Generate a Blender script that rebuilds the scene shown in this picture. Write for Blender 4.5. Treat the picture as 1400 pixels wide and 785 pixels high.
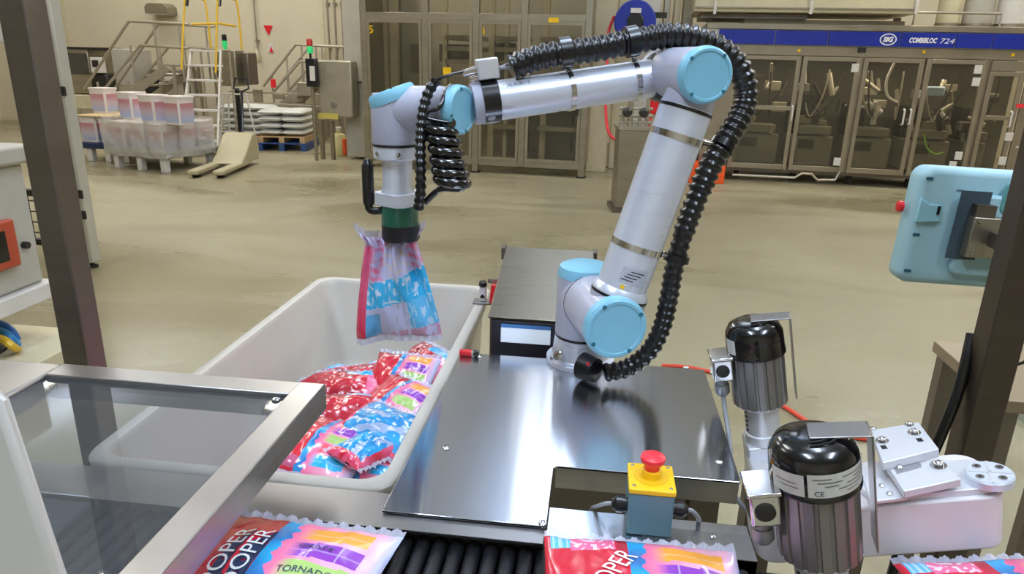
import bpy, math, random
from math import sin, cos, pi, radians, sqrt
from mathutils import Vector, Matrix, noise as mnoise

for o in list(bpy.data.objects): bpy.data.objects.remove(o)
SC = bpy.context.scene
COL = SC.collection
random.seed(7)

# ------------------------------------------------------------------ camera
FPX, CX, CY = 960.0, 700.0, 392.5
TH, RO, YA, HC = radians(17.9), radians(1.45), radians(-6.6), 1.75
FW = Vector((sin(YA)*cos(TH), cos(YA)*cos(TH), -sin(TH)))
_r = Vector((cos(YA), -sin(YA), 0)); _u = _r.cross(FW)
RT = cos(RO)*_r + sin(RO)*_u
UP = -sin(RO)*_r + cos(RO)*_u
CP = Vector((0, 0, HC))
cd = bpy.data.cameras.new('camera'); cam = bpy.data.objects.new('camera', cd); COL.objects.link(cam)
m = Matrix.Identity(4)
for i in range(3):
    m[i][0] = RT[i]; m[i][1] = UP[i]; m[i][2] = -FW[i]; m[i][3] = CP[i]
cam.matrix_world = m
cd.sensor_width = 36; cd.lens = 36*FPX/1400; cd.clip_start = .02; cd.clip_end = 200
SC.camera = cam

# ------------------------------------------------------------------ world, exposure, large lights
SC.view_settings.view_transform = 'Standard'; SC.view_settings.look = 'None'
SC.view_settings.exposure = -1.78; SC.view_settings.gamma = 1; SC.view_settings.use_curve_mapping = False
W = bpy.data.worlds.new('hall_air'); SC.world = W; W.use_nodes = True
W.node_tree.nodes['Background'].inputs[0].default_value = (.9, .85, .7, 1)
W.node_tree.nodes['Background'].inputs[1].default_value = .1

def area_light(name, loc, sx, sy, power, col, rot=(0, 0, 0)):
    L = bpy.data.lights.new(name, 'AREA'); L.shape = 'RECTANGLE'; L.size = sx; L.size_y = sy
    L.energy = power; L.color = col
    o = bpy.data.objects.new(name, L); COL.objects.link(o); o.location = loc; o.rotation_euler = rot
    return o
WARM = (1.0, .93, .78); COOL = (.66, .80, 1.0)
CEIL = 6.6
# (x, y, size x, size y, power, colour): one lamp under each ceiling luminaire
LUMS = [(-9, 4.5, .6, 2.4, 300, WARM), (-9, 10.5, .6, 2.4, 330, WARM), (-4.6, 4.5, .6, 2.4, 330, WARM), (-4.6, 10.5, .6, 2.4, 360, WARM),
        (4.8, 4.5, .6, 2.4, 340, WARM), (4.8, 10.0, .6, 2.4, 370, WARM), (9.5, 4.5, .6, 2.4, 300, WARM), (9.5, 10.5, .6, 2.4, 300, WARM),
        (-2.2, -1.2, .6, 2.4, 620, COOL), (2.2, -1.2, .6, 2.4, 620, COOL), (0.1, 2.2, .6, 2.4, 330, COOL),
        (-10, 14.2, 2.4, .6, 260, WARM), (-4.8, 14.4, 2.4, .6, 260, WARM), (6.5, 14.4, 2.4, .6, 200, WARM)]  # this back row is added to brighten the rear wall
for i, (x, y, sx, sy, p, c) in enumerate(LUMS):
    area_light('luminaire_lamp', (x, y, 5.92), sx, sy, p, c)
    area_light('added_ceiling_wash', (x, y, 6.04), sx, sy, min(p, 330)*1.2, (.9, .94, 1), (pi, 0, 0))  # added upward lamp, brightens the ceiling
area_light('panel_lamp', (-.27, 8.4, 5.9), 1.2, 2.0, 75, COOL)
area_light('added_panel_wash', (-.27, 8.4, 6.04), 1.2, 2.0, 260, COOL, (pi, 0, 0))  # added as well, to brighten the ceiling over the panel

# ------------------------------------------------------------------ pixel <-> world
def ray(x, y): return FW + RT*((x-CX)/FPX) - UP*((y-CY)/FPX)
def onz(x, y, z): d = ray(x, y); return CP + d*((z-HC)/d.z)
def ony(x, y, Y): d = ray(x, y); return CP + d*(Y/d.y)
def atd(x, y, dep): return CP + ray(x, y)*dep
def onp(x, y, P0, n): d = ray(x, y); return CP + d*((P0-CP).dot(n)/d.dot(n))

# ------------------------------------------------------------------ materials
def lin(c):
    if isinstance(c, str): c = tuple(int(c[i:i+2], 16)/255 for i in (0, 2, 4))
    return tuple(((v/12.92) if v <= .04045 else ((v+.055)/1.055)**2.4) for v in c)+(1,)
MATS = {}
def mat(name, col, rough=.5, metal=0, var=.08, scale=6, stretch=(1, 1, 1), bump=0, rvar=.08, coat=0, emit=0, alpha=1, spec=.5, trans=0, aniso=0):
    if name in MATS: return MATS[name]
    M = bpy.data.materials.new(name); M.use_nodes = True; nt = M.node_tree; N = nt.nodes; L = nt.links
    b = N['Principled BSDF']
    c = lin(col)
    tc = N.new('ShaderNodeTexCoord'); mp = N.new('ShaderNodeMapping'); mp.inputs['Scale'].default_value = stretch
    L.new(tc.outputs['Object'], mp.inputs[0])
    nz = N.new('ShaderNodeTexNoise'); nz.inputs['Scale'].default_value = scale; nz.inputs['Detail'].default_value = 4
    L.new(mp.outputs[0], nz.inputs['Vector'])
    rp = N.new('ShaderNodeValToRGB')
    rp.color_ramp.elements[0].position = .3; rp.color_ramp.elements[1].position = .7
    rp.color_ramp.elements[0].color = tuple(v*(1-var) for v in c[:3])+(1,)
    rp.color_ramp.elements[1].color = tuple(min(1, v*(1+var)) for v in c[:3])+(1,)
    L.new(nz.outputs['Fac'], rp.inputs[0]); L.new(rp.outputs[0], b.inputs['Base Color'])
    mr = N.new('ShaderNodeMapRange'); mr.inputs['To Min'].default_value = max(0, rough-rvar); mr.inputs['To Max'].default_value = min(1, rough+rvar)
    L.new(nz.outputs['Fac'], mr.inputs[0]); L.new(mr.outputs[0], b.inputs['Roughness'])
    b.inputs['Metallic'].default_value = metal
    b.inputs['Specular IOR Level'].default_value = spec
    b.inputs['Coat Weight'].default_value = coat; b.inputs['Coat Roughness'].default_value = .08
    b.inputs['Transmission Weight'].default_value = trans
    b.inputs['Alpha'].default_value = alpha
    if aniso:                                              # brushing along the world x axis
        cx = N.new('ShaderNodeCombineXYZ'); cx.inputs[1].default_value = 1
        b.inputs['Anisotropic'].default_value = aniso; b.inputs['Anisotropic Rotation'].default_value = 0; L.new(cx.outputs[0], b.inputs['Tangent'])
    if bump:
        bp = N.new('ShaderNodeBump'); bp.inputs['Strength'].default_value = bump; bp.inputs['Distance'].default_value = .01
        L.new(nz.outputs['Fac'], bp.inputs['Height']); L.new(bp.outputs[0], b.inputs['Normal'])
    if emit:
        b.inputs['Emission Color'].default_value = c; b.inputs['Emission Strength'].default_value = emit
    MATS[name] = M
    return M
def film(name, col, trn=.75, rough=.05, gloss=None):          # thin clear sheet: transparent mixed with a glossy coat by fresnel
    if name in MATS: return MATS[name]
    M = bpy.data.materials.new(name); M.use_nodes = True; nt = M.node_tree; N = nt.nodes; L = nt.links
    N.remove(N['Principled BSDF']); out = N['Material Output']
    t = N.new('ShaderNodeBsdfTransparent'); t.inputs[0].default_value = lin(col)
    d = N.new('ShaderNodeBsdfDiffuse'); d.inputs[0].default_value = lin(col)
    g = N.new('ShaderNodeBsdfGlossy'); g.inputs['Roughness'].default_value = rough
    g.inputs[0].default_value = (1, 1, 1, 1)
    m1 = N.new('ShaderNodeMixShader'); m1.inputs[0].default_value = 1-trn
    L.new(t.outputs[0], m1.inputs[1]); L.new(d.outputs[0], m1.inputs[2])
    lw = N.new('ShaderNodeLayerWeight'); lw.inputs[0].default_value = .5
    pw = N.new('ShaderNodeMath'); pw.operation = 'POWER'; pw.inputs[1].default_value = 4.5; L.new(lw.outputs['Facing'], pw.inputs[0])
    ma = N.new('ShaderNodeMath'); ma.operation = 'MULTIPLY_ADD'; ma.inputs[1].default_value = .9; ma.inputs[2].default_value = .04; L.new(pw.outputs[0], ma.inputs[0])
    m2 = N.new('ShaderNodeMixShader'); L.new(ma.outputs[0], m2.inputs[0]); L.new(m1.outputs[0], m2.inputs[1]); L.new(g.outputs[0], m2.inputs[2])
    L.new(m2.outputs[0], out.inputs[0]); MATS[name] = M
    return M
def printed(name, rough=.22, coat=.6):                         # flat print carried by the colour attribute of a bag
    if name in MATS: return MATS[name]
    M = bpy.data.materials.new(name); M.use_nodes = True; nt = M.node_tree; b = nt.nodes['Principled BSDF']
    a = nt.nodes.new('ShaderNodeVertexColor'); a.layer_name = 'print'
    nt.links.new(a.outputs[0], b.inputs['Base Color'])
    nz = nt.nodes.new('ShaderNodeTexNoise'); nz.inputs['Scale'].default_value = 16; nz.inputs['Detail'].default_value = 2
    tc = nt.nodes.new('ShaderNodeTexCoord'); nt.links.new(tc.outputs['Object'], nz.inputs['Vector'])
    bp = nt.nodes.new('ShaderNodeBump'); bp.inputs['Strength'].default_value = .35; bp.inputs['Distance'].default_value = .006
    nt.links.new(nz.outputs['Fac'], bp.inputs['Height']); nt.links.new(bp.outputs[0], b.inputs['Normal'])
    b.inputs['Roughness'].default_value = rough; b.inputs['Coat Weight'].default_value = coat; b.inputs['Coat Roughness'].default_value = .06
    MATS[name] = M
    return M

STEEL = mat('brushed_stainless_plate', 'D4D7DE', .145, 1, .03, 5, (1.2, 60, 1), rvar=.008, aniso=1.0)
STEELX = mat('stainless_frame', 'A9A7A6', .33, 1, .06, 8, (1, 1, 14))
STEELD = mat('dark_stainless_post', '7E766F', .42, 1, .08, 5, (1, 1, 6))
STEELW = mat('warm_stainless_cabinet', 'A09886', .4, .85, .1, 3, (1, 1, 3))
CHROME = mat('polished_steel', 'D5D5D8', .14, 1, .03)
ALU = mat('anodised_aluminium_tube', 'E2E7F4', .3, .4, .03, 10, (1, 1, 6))
ALUW = mat('white_machined_aluminium', 'DCDCE0', .35, .35, .03)
GREYP = mat('grey_robot_paint', 'B2B3C4', .42, 0, .03, coat=.15)
BLUECAP = mat('light_blue_cap_plastic', '84C2DA', .42, 0, .04)
PENDANT = mat('pale_blue_pendant_plastic', 'A2C8D0', .5, 0, .05)
BLACKP = mat('black_plastic', '0D0D10', .3, 0, .2, coat=.2)
BLACKG = mat('glossy_black_paint', '08080A', .16, 0, .2, coat=.6)
BLACKR = mat('black_rubber', '15151A', .45, 0, .2)
DARK = mat('dark_metal', '2C2924', .6, .3, .2)  # plain dark metal for trays, feet and small parts
WHITEP = mat('white_polyethylene', 'C6BFB4', .45, 0, .03, 3)
WHITEPAINT = mat('white_enamel', 'D9D5D0', .4, 0, .04)
RED = mat('red_plastic', 'D6202A', .35, 0, .06)
REDB = mat('bright_red_button', 'F0303C', .35, 0, .04)
YELLOW = mat('yellow_plastic', 'F5C417', .4, 0, .05)
TEALG = mat('teal_grey_enclosure', '60828C', .45, 0, .05)
BLUEB = mat('royal_blue_enamel', '0C2490', .4, 0, .05)
WHITETXT = mat('white_lettering', 'F4F4F6', .5, 0, .01)
ORANGE = mat('orange_plastic', 'EC5A1C', .45, 0, .06)
GREENT = mat('dark_green_clear_plastic', '0F5A46', .12, 0, .15, coat=.6)
CABLEG = mat('grey_cable_sheath', '9A9BA0', .45, 0, .05)
GREYB = mat('slate_belt', '3A4148', .6, 0, .1, 14)
BEIGE = mat('beige_enamel', 'CFC5A6', .5, 0, .05)
GLASS = film('clear_guard_glass', 'C9C8BC', .97)
ACRYL = film('clear_acrylic', 'E0E2E4', .96, .03)
WRAP = film('stretch_wrap', 'F2F0EE', .68, .1)
SEALF = film('clear_bag_film', 'DCDCEE', .5, .1)
LABEL = mat('white_rating_label', 'C9C7BE', .5, 0, .05)
INK = mat('dark_ink', '2A2A2E', .6, 0, .05)
NAVY = mat('navy_ink', '1B2C4E', .5, 0, .05)
LED = mat('led_tube', 'F6F8FF', .4, 0, 0, emit=10)

# ------------------------------------------------------------------ mesh builder
class G:
    def __init__(s, M=None): s.v = []; s.f = []; s.M = M or Matrix.Identity(4)
    def add(s, vs, fs, M=None):
        k = len(s.v); T = s.M @ M if M is not None else s.M
        s.v += [T @ Vector(p) for p in vs]; s.f += [tuple(i+k for i in f) for f in fs]; return s
    def box(s, a, b, M=None):
        (x0, y0, z0), (x1, y1, z1) = a, b
        if x0 > x1: x0, x1 = x1, x0
        if y0 > y1: y0, y1 = y1, y0
        if z0 > z1: z0, z1 = z1, z0
        return s.add([(x0, y0, z0), (x1, y0, z0), (x1, y1, z0), (x0, y1, z0), (x0, y0, z1), (x1, y0, z1), (x1, y1, z1), (x0, y1, z1)],
                     [(0, 3, 2, 1), (4, 5, 6, 7), (0, 1, 5, 4), (1, 2, 6, 5), (2, 3, 7, 6), (3, 0, 4, 7)], M)
    def cyl(s, p0, p1, r0, r1=None, n=24, cap=True):
        r1 = r0 if r1 is None else r1
        p0, p1 = Vector(p0), Vector(p1); d = (p1-p0).normalized()
        q = Vector((0, 0, 1)) if abs(d.z) < .9 else Vector((1, 0, 0))
        a = d.cross(q).normalized(); b = d.cross(a)
        vs = []
        for p, r in ((p0, r0), (p1, r1)):
            vs += [p+(a*cos(2*pi*i/n)+b*sin(2*pi*i/n))*r for i in range(n)]
        fs = [(i, i+n, (i+1) % n+n, (i+1) % n) for i in range(n)]
        if cap: fs += [tuple(range(n)), tuple(range(2*n-1, n-1, -1))]
        return s.add(vs, fs)
    def lathe(s, prof, p0, axis, n=28):
        """profile of (radius, distance along axis)"""
        p0 = Vector(p0); d = Vector(axis).normalized()
        q = Vector((0, 0, 1)) if abs(d.z) < .9 else Vector((1, 0, 0))
        a = d.cross(q).normalized(); b = d.cross(a)
        vs = []; fs = []
        for r, h in prof:
            vs += [p0+d*h+(a*cos(2*pi*i/n)+b*sin(2*pi*i/n))*r for i in range(n)]
        for k in range(len(prof)-1):
            fs += [(k*n+i, (k+1)*n+i, (k+1)*n+(i+1) % n, k*n+(i+1) % n) for i in range(n)]
        fs += [tuple(range(n)), tuple(range(len(prof)*n-1, (len(prof)-1)*n-1, -1))]
        return s.add(vs, fs)
    def tube(s, pts, r, n=8, cap=True):
        pts = [Vector(p) for p in pts]; m_ = len(pts)
        rs = r if isinstance(r, (list, tuple)) else [r]*m_
        t0 = (pts[1]-pts[0]).normalized()
        q = Vector((0, 0, 1)) if abs(t0.z) < .9 else Vector((1, 0, 0))
        a = t0.cross(q).normalized(); vs = []; fs = []
        for k in range(m_):
            t = (pts[min(k+1, m_-1)]-pts[max(k-1, 0)])
            t = t.normalized() if t.length > 1e-9 else t0
            a = (a-t*a.dot(t)); a = a.normalized() if a.length > 1e-9 else t.orthogonal().normalized(); b = t.cross(a)
            vs += [pts[k]+(a*cos(2*pi*i/n)+b*sin(2*pi*i/n))*rs[k] for i in range(n)]
        for k in range(m_-1):
            fs += [(k*n+i, k*n+(i+1) % n, (k+1)*n+(i+1) % n, (k+1)*n+i) for i in range(n)]
        if cap: fs += [tuple(range(n-1, -1, -1)), tuple(range((m_-1)*n, m_*n))]
        return s.add(vs, fs)
    def prism(s, poly, z0, z1, M=None):
        n = len(poly)
        vs = [(x, y, z0) for x, y in poly]+[(x, y, z1) for x, y in poly]
        fs = [tuple(range(n-1, -1, -1)), tuple(range(n, 2*n))]+[(i, (i+1) % n, (i+1) % n+n, i+n) for i in range(n)]
        return s.add(vs, fs, M)
    def bar(s, p0, p1, w, h, up=(0, 0, 1)):
        p0, p1 = Vector(p0), Vector(p1); d = (p1-p0).normalized(); u = Vector(up)
        a = d.cross(u).normalized(); b = a.cross(d)
        vs = []
        for p in (p0, p1):
            vs += [p-a*w/2-b*h/2, p+a*w/2-b*h/2, p+a*w/2+b*h/2, p-a*w/2+b*h/2]
        return s.add(vs, [(0, 1, 2, 3), (7, 6, 5, 4), (0, 4, 5, 1), (1, 5, 6, 2), (2, 6, 7, 3), (3, 7, 4, 0)])
    def build(s, name, mt, parent=None, bevel=0, angle=38, seg=2):
        me = bpy.data.meshes.new(name)
        lo = [min(v[i] for v in s.v) for i in range(3)]; hi = [max(v[i] for v in s.v) for i in range(3)]
        c = Vector([(lo[i]+hi[i])/2 for i in range(3)])
        if not parent: c.z = lo[2]
        me.from_pydata([v-c for v in s.v], [], s.f); me.validate(); me.update()
        import bmesh
        bm = bmesh.new(); bm.from_mesh(me); bmesh.ops.recalc_face_normals(bm, faces=bm.faces); bm.to_mesh(me); bm.free()
        me.polygons.foreach_set('use_smooth', [True]*len(me.polygons))
        me.set_sharp_from_angle(angle=radians(angle))
        me.materials.append(mt)
        o = bpy.data.objects.new(name, me); COL.objects.link(o); o.location = c
        if parent: attach(o, parent)
        if bevel:
            b = o.modifiers.new('bevel', 'BEVEL'); b.width = bevel; b.segments = seg; b.limit_method = 'ANGLE'; b.angle_limit = radians(40); b.harden_normals = False
        return o
def wm(o):
    M = o.matrix_basis.copy()
    if o.parent: M = wm(o.parent) @ o.matrix_parent_inverse @ M
    return M
def attach(o, p): o.parent = p; o.matrix_parent_inverse = wm(p).inverted()
def tag(o, label, cat, group=None):
    o['label'] = label; o['category'] = cat
    if group: o['group'] = group
    return o
def thing(name, label, cat, loc=(0, 0, 0), rz=0, group=None):
    o = bpy.data.objects.new(name, None); COL.objects.link(o); o.empty_display_size = .1
    o.location = loc; o.rotation_euler = (0, 0, rz)
    return tag(o, label, cat, group)
def struct(o): o['kind'] = 'structure'; return o
def dup(root, loc, rz=0, label=None, group=None, rot=None):
    def cp(o, par):
        c = o.copy(); COL.objects.link(c)
        if par is not None: c.parent = par; c.matrix_parent_inverse = o.matrix_parent_inverse
        for ch in list(o.children): cp(ch, c)
        return c
    r = cp(root, None); r.location = loc; r.rotation_euler = rot if rot else (0, 0, rz)
    if label: r['label'] = label
    if group: r['group'] = group
    return r
def spline(pts, n=12):
    pts = [Vector(p) for p in pts]; P = [pts[0]*2-pts[1]]+pts+[pts[-1]*2-pts[-2]]; out = []
    for i in range(1, len(P)-2):
        for k in range(n):
            t = k/n; a, b, c, d = P[i-1], P[i], P[i+1], P[i+2]
            out.append(.5*((2*b)+(c-a)*t+(2*a-5*b+4*c-d)*t*t+(3*b-a-3*c+d)*t**3))
    out.append(pts[-1]); return out
def resample(pts, step):
    out = [pts[0]]; acc = 0
    for i in range(1, len(pts)):
        a, b = pts[i-1], pts[i]; L_ = (b-a).length
        while acc+L_ >= step:
            t = (step-acc)/L_; a = a+(b-a)*t; out.append(a); L_ = (b-a).length; acc = 0
        acc += L_
    return out
def rrect(w, h, r, n=5, cx=0, cy=0):
    o = []
    for (sx, sy, a0) in ((1, 1, 0), (-1, 1, 90), (-1, -1, 180), (1, -1, 270)):
        for k in range(n+1):
            a = radians(a0+90*k/n); o.append((cx+sx*(w/2-r)+r*cos(a), cy+sy*(h/2-r)+r*sin(a)))
    return o
def text_mesh(body, size, M, mt, name, parent, bold=0, fit=None, shear=0, warp=None, depth=0, attach_it=True):
    cu = bpy.data.curves.new('t', 'FONT'); cu.body = body; cu.size = size; cu.offset = bold; cu.shear = shear; cu.resolution_u = 3
    cu.align_x = 'CENTER'; cu.align_y = 'CENTER'; cu.extrude = depth
    o = bpy.data.objects.new('t', cu); COL.objects.link(o)
    me = bpy.data.meshes.new_from_object(o.evaluated_get(bpy.context.evaluated_depsgraph_get()))
    bpy.data.objects.remove(o); bpy.data.curves.remove(cu)
    vs = [v.co.copy() for v in me.vertices]; fs = [tuple(p.vertices) for p in me.polygons]; bpy.data.meshes.remove(me)
    x0 = min(v.x for v in vs); x1 = max(v.x for v in vs); y0 = min(v.y for v in vs); y1 = max(v.y for v in vs)
    c = Vector(((x0+x1)/2, (y0+y1)/2, 0)); vs = [v-c for v in vs]
    if fit:
        kx, ky = fit[0]/(x1-x0), fit[1]/(y1-y0)
        vs = [Vector((v.x*kx, v.y*ky, v.z)) for v in vs]
    g = G()
    if warp: g.add([warp(M @ v) for v in vs], fs)
    else: g.add([M @ v for v in vs], fs)
    return g.build(name, mt, parent)
def face_matrix(o, rz):           # local x right, y up on a wall that faces -y, turned by rz
    return Matrix.Translation(o) @ Matrix.Rotation(rz, 4, 'Z') @ Matrix.Rotation(pi/2, 4, 'X')

# ------------------------------------------------------------------ the hall
X0, X1, Y0, Y1 = -15, 13, -7, 16.5
def floor_mat():
    M = bpy.data.materials.new('sealed_concrete_floor'); M.use_nodes = True; nt = M.node_tree; N = nt.nodes; L = nt.links; b = N['Principled BSDF']
    tc = N.new('ShaderNodeTexCoord')
    def nz(scale, det, st=(1, 1, 1), dist=0):
        mp = N.new('ShaderNodeMapping'); mp.inputs['Scale'].default_value = st; L.new(tc.outputs['Object'], mp.inputs[0])
        n = N.new('ShaderNodeTexNoise'); n.inputs['Scale'].default_value = scale; n.inputs['Detail'].default_value = det; n.inputs['Distortion'].default_value = dist
        L.new(mp.outputs[0], n.inputs['Vector']); return n
    a = nz(.4, 5, (1, 1, 1), .4); s = nz(.42, 6, (.6, 1.5, 1), 1.0); f = nz(40, 3)
    r = N.new('ShaderNodeValToRGB'); e = r.color_ramp.elements
    e[0].position = .33; e[0].color = lin('8C846A'); e[1].position = .66; e[1].color = lin('9E967A')
    L.new(a.outputs['Fac'], r.inputs[0])
    r2 = N.new('ShaderNodeValToRGB'); e = r2.color_ramp.elements
    e[0].position = .46; e[0].color = (1, 1, 1, 1); e[1].position = .74; e[1].color = (.66, .63, .56, 1)
    # damp cleaning streaks: two worn places where the stain noise is pushed up
    acc = s.outputs['Fac']
    for (cx, cy, rad, amt) in ((-3.6, 4.7, 2.6, .14), (.0, 6.9, 2.2, .12), (-2.2, 8.6, 1.6, .06)):
        vd = N.new('ShaderNodeVectorMath'); vd.operation = 'DISTANCE'; vd.inputs[1].default_value = (cx-(X0+X1)/2, cy-(Y0+Y1)/2, .12)
        L.new(tc.outputs['Object'], vd.inputs[0])
        mr_ = N.new('ShaderNodeMapRange'); mr_.interpolation_type = 'SMOOTHSTEP'; mr_.inputs['From Min'].default_value = rad; mr_.inputs['From Max'].default_value = rad*.25; mr_.inputs['To Min'].default_value = 0; mr_.inputs['To Max'].default_value = amt
        L.new(vd.outputs['Value'], mr_.inputs[0])
        ad_ = N.new('ShaderNodeMath'); L.new(acc, ad_.inputs[0]); L.new(mr_.outputs[0], ad_.inputs[1]); acc = ad_.outputs[0]
    L.new(acc, r2.inputs[0])
    mx = N.new('ShaderNodeMix'); mx.data_type = 'RGBA'; mx.blend_type = 'MULTIPLY'; mx.inputs[0].default_value = .8
    L.new(r.outputs[0], mx.inputs[6]); L.new(r2.outputs[0], mx.inputs[7])
    mx2 = N.new('ShaderNodeMix'); mx2.data_type = 'RGBA'; mx2.blend_type = 'OVERLAY'; mx2.inputs[0].default_value = .12
    L.new(mx.outputs[2], mx2.inputs[6]); L.new(f.outputs['Color'], mx2.inputs[7])
    L.new(mx2.outputs[2], b.inputs['Base Color'])
    mr = N.new('ShaderNodeMapRange'); mr.inputs['From Min'].default_value = .4; mr.inputs['From Max'].default_value = .65; mr.inputs['To Min'].default_value = .55; mr.inputs['To Max'].default_value = .2
    L.new(acc, mr.inputs[0]); L.new(mr.outputs[0], b.inputs['Roughness'])
    b.inputs['Specular IOR Level'].default_value = .4
    return M
WALLM = mat('painted_wall_panel', 'D3C9B0', .7, 0, .03, 1.2)
CEILM = mat('painted_ceiling_deck', 'E0E6F2', .8, 0, .03, 2)
struct(G().box((X0, Y0, -.12), (X1, Y1, 0)).build('floor', floor_mat()))
wb = struct(G().box((X0, Y1, 0), (X1, Y1+.2, CEIL)).build('wall_back', WALLM))
struct(G().box((X0-.2, Y0, 0), (X0, Y1+.2, CEIL)).build('wall_left', WALLM))
struct(G().box((X1, Y0, 0), (X1+.2, Y1+.2, CEIL)).build('wall_right', WALLM))
struct(G().box((X0-.2, Y0-.2, 0), (X1+.2, Y0, CEIL)).build('wall_front', WALLM))
struct(G().box((X0-.2, Y0-.2, CEIL), (X1+.2, Y1+.2, CEIL+.15)).build('ceiling', CEILM))
# joints of the wall panels, proud cover strips
for i, px in enumerate((92, 441)):
    p = ony(px, 40, Y1)
    struct(G().box((p.x-.04, Y1-.03, 0), (p.x+.04, Y1-.001, CEIL)).build('trim_%d' % (i+1), BEIGE))
def conduit_pipe(px, y0, y1, lab, r=.022):
    a = ony(px, y0, Y1-.06); b = ony(px, y1, Y1-.06)
    t = thing('conduit_pipe', lab, 'pipe', (b.x, Y1-.06, b.z))
    G().cyl((a.x, a.y, max(a.z, 4.5)), (a.x, a.y, b.z), r, n=10).build('pipe', STEELW, t)
    for z in (b.z+.25, b.z+1.2): G().box((a.x-.05, Y1-.06, z), (a.x+.05, Y1-.001, z+.04)).build('bracket', STEELW, t)
    return t
conduit_pipe(446, -20, 82, 'thin metal conduit on the wall left of the glazed enclosure, nearer the stairs')
conduit_pipe(456, -20, 82, 'thin metal conduit on the wall left of the glazed enclosure, middle of three')
conduit_pipe(466, -20, 82, 'thin metal conduit on the wall beside the glazed enclosure, closest to it')
cp = conduit_pipe(345, -20, 72, 'thin hanging power cord with a plug on the back wall', .016)
p = ony(352, 84, Y1-.08); G().lathe([(.015, .28), (.05, .2), (.06, .05), (.03, 0)], (p.x, p.y, p.z), (0, 0, 1), 12).build('plug', BEIGE, cp)
# small red wall signs
p = ony(367, 41, Y1-.01)
t = thing('wall_sign', 'small red triangular sign pointing down on the back wall', 'sign', p)
G().prism([(-.11, .1), (.11, .1), (0, -.12)], 0, .015, face_matrix(p, 0)).build('plate', RED, t)
p = ony(371, 66, Y1-.01)
t = thing('wall_sign', 'small red and white notice below the triangular sign', 'sign', p)
G().box((-.06, -.1, 0), (.06, .1, .012), face_matrix(p, 0)).build('plate', WHITEPAINT, t)
G().prism([(-.05, -.09), (.05, -.09), (0, .05)], .012, .016, face_matrix(p, 0)).build('symbol', RED, t)
# wall pack lamp
p = ony(220, 14, Y1-.2)
t = thing('wall_lamp', 'square metal wall lamp high above the stairs', 'lamp', p)
g = G(); g.prism([(-.28, -.08), (.28, -.08), (.28, .06), (.2, .14), (-.2, .14), (-.28, .06)], -.2, .2, face_matrix(p, 0)); g.build('housing', STEELW, t, .01)
G().box((p.x-.24, p.y-.18, p.z-.1), (p.x+.24, p.y+.18, p.z-.079)).build('lens', WHITEPAINT, t)

# ceiling luminaires (the lamps above hang in them)
LUMH = mat('luminaire_housing', 'E4E4E0', .5, 0, .02)
def luminaire(x, y, w, l, tubes, name='ceiling_luminaire', led=LED):
    t = thing(name, 'long ceiling luminaire with white LED tubes', 'luminaire', (x, y, 5.95), 0, 'ceiling luminaires of the hall')
    G().box((x-w/2-.05, y-l/2-.05, 5.96), (x+w/2+.05, y+l/2+.05, 6.02)).build('housing', LUMH, t)
    for i in range(tubes):
        xx = x-w/2+(i+.5)*w/tubes
        G().cyl((xx, y-l/2, 5.95), (xx, y+l/2, 5.95), .024, n=8).build('led_tube', led, t)
    for sx in (-1, 1):
        G().cyl((x+sx*w*.3, y, 6.02), (x+sx*w*.3, y, CEIL), .008, n=6).build('hanger', STEELX, t)
    return t
for (x, y, sx, sy, p_, c) in LUMS: luminaire(x, y, sx, sy, 3)
luminaire(-.27, 8.4, 1.2, 2.0, 8)
luminaire(-.45, 11.05, 1.5, 3.2, 6, led=mat('led_tube_bright', 'F2F6FF', .4, 0, 0, emit=8))

# ------------------------------------------------------------------ work table with the robot plate
ZP = 1.097
tb = thing('robot_table', 'stainless steel work table with a notched plate carrying the robot', 'table', (0, 1.2, 0))
PX0, PX1, PY0, PY1, NX, NY = -.291, .268, .878, 1.492, -.042, 1.043
poly = [(PX0, PY0), (NX-.006, PY0), (NX, PY0+.006), (NX, NY-.006), (NX+.006, NY), (PX1-.004, NY), (PX1, NY+.004), (PX1, PY1), (PX0+.004, PY1)]
G().prism(poly, ZP-.004, ZP).build('top_plate', STEEL, tb, .0008)
g = G()                                             # folded apron under the plate
g.box((NX+.004, NY+.004, ZP-.045), (PX1-.002, NY+.007, ZP-.0041))
g.box((PX0+.003, PY1-.005, ZP-.05), (PX1-.003, PY1-.002, ZP-.0041)); g.box((PX1-.005, NY+.01, ZP-.045), (PX1-.002, PY1-.01, ZP-.0041))
g.box((PX0+.002, .94, ZP-.024), (PX0+.005, PY1-.01, ZP-.0041)); g.box((NX-.005, .94, ZP-.02), (NX-.002, NY, ZP-.0041))
g.build('apron', STEELX, tb)
g = G(); g.box((-.2, 1.2, .78), (.2, 1.24, ZP-.045)); g.box((-.2, 1.24, ZP-.08), (.2, 1.47, ZP-.0042)); g.build('sub_frame', STEELD, tb)
for x in (-.24, .22):
    for y in (1.1, 1.44): G().box((x-.025, y-.025, 0), (x+.025, y+.025, ZP-.0042)).build('leg', STEELD, tb)
for (px, py) in ((610, 613), (983, 632), (655, 488), (938, 503), (742, 716), (975, 510)):
    p = onz(px, py, ZP); G().lathe([(.0065, 0), (.0065, .0015), (.0045, .0035), (.0015, .004)], (p.x, p.y, ZP), (0, 0, 1), 14).build('screw', CHROME, tb)

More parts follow.
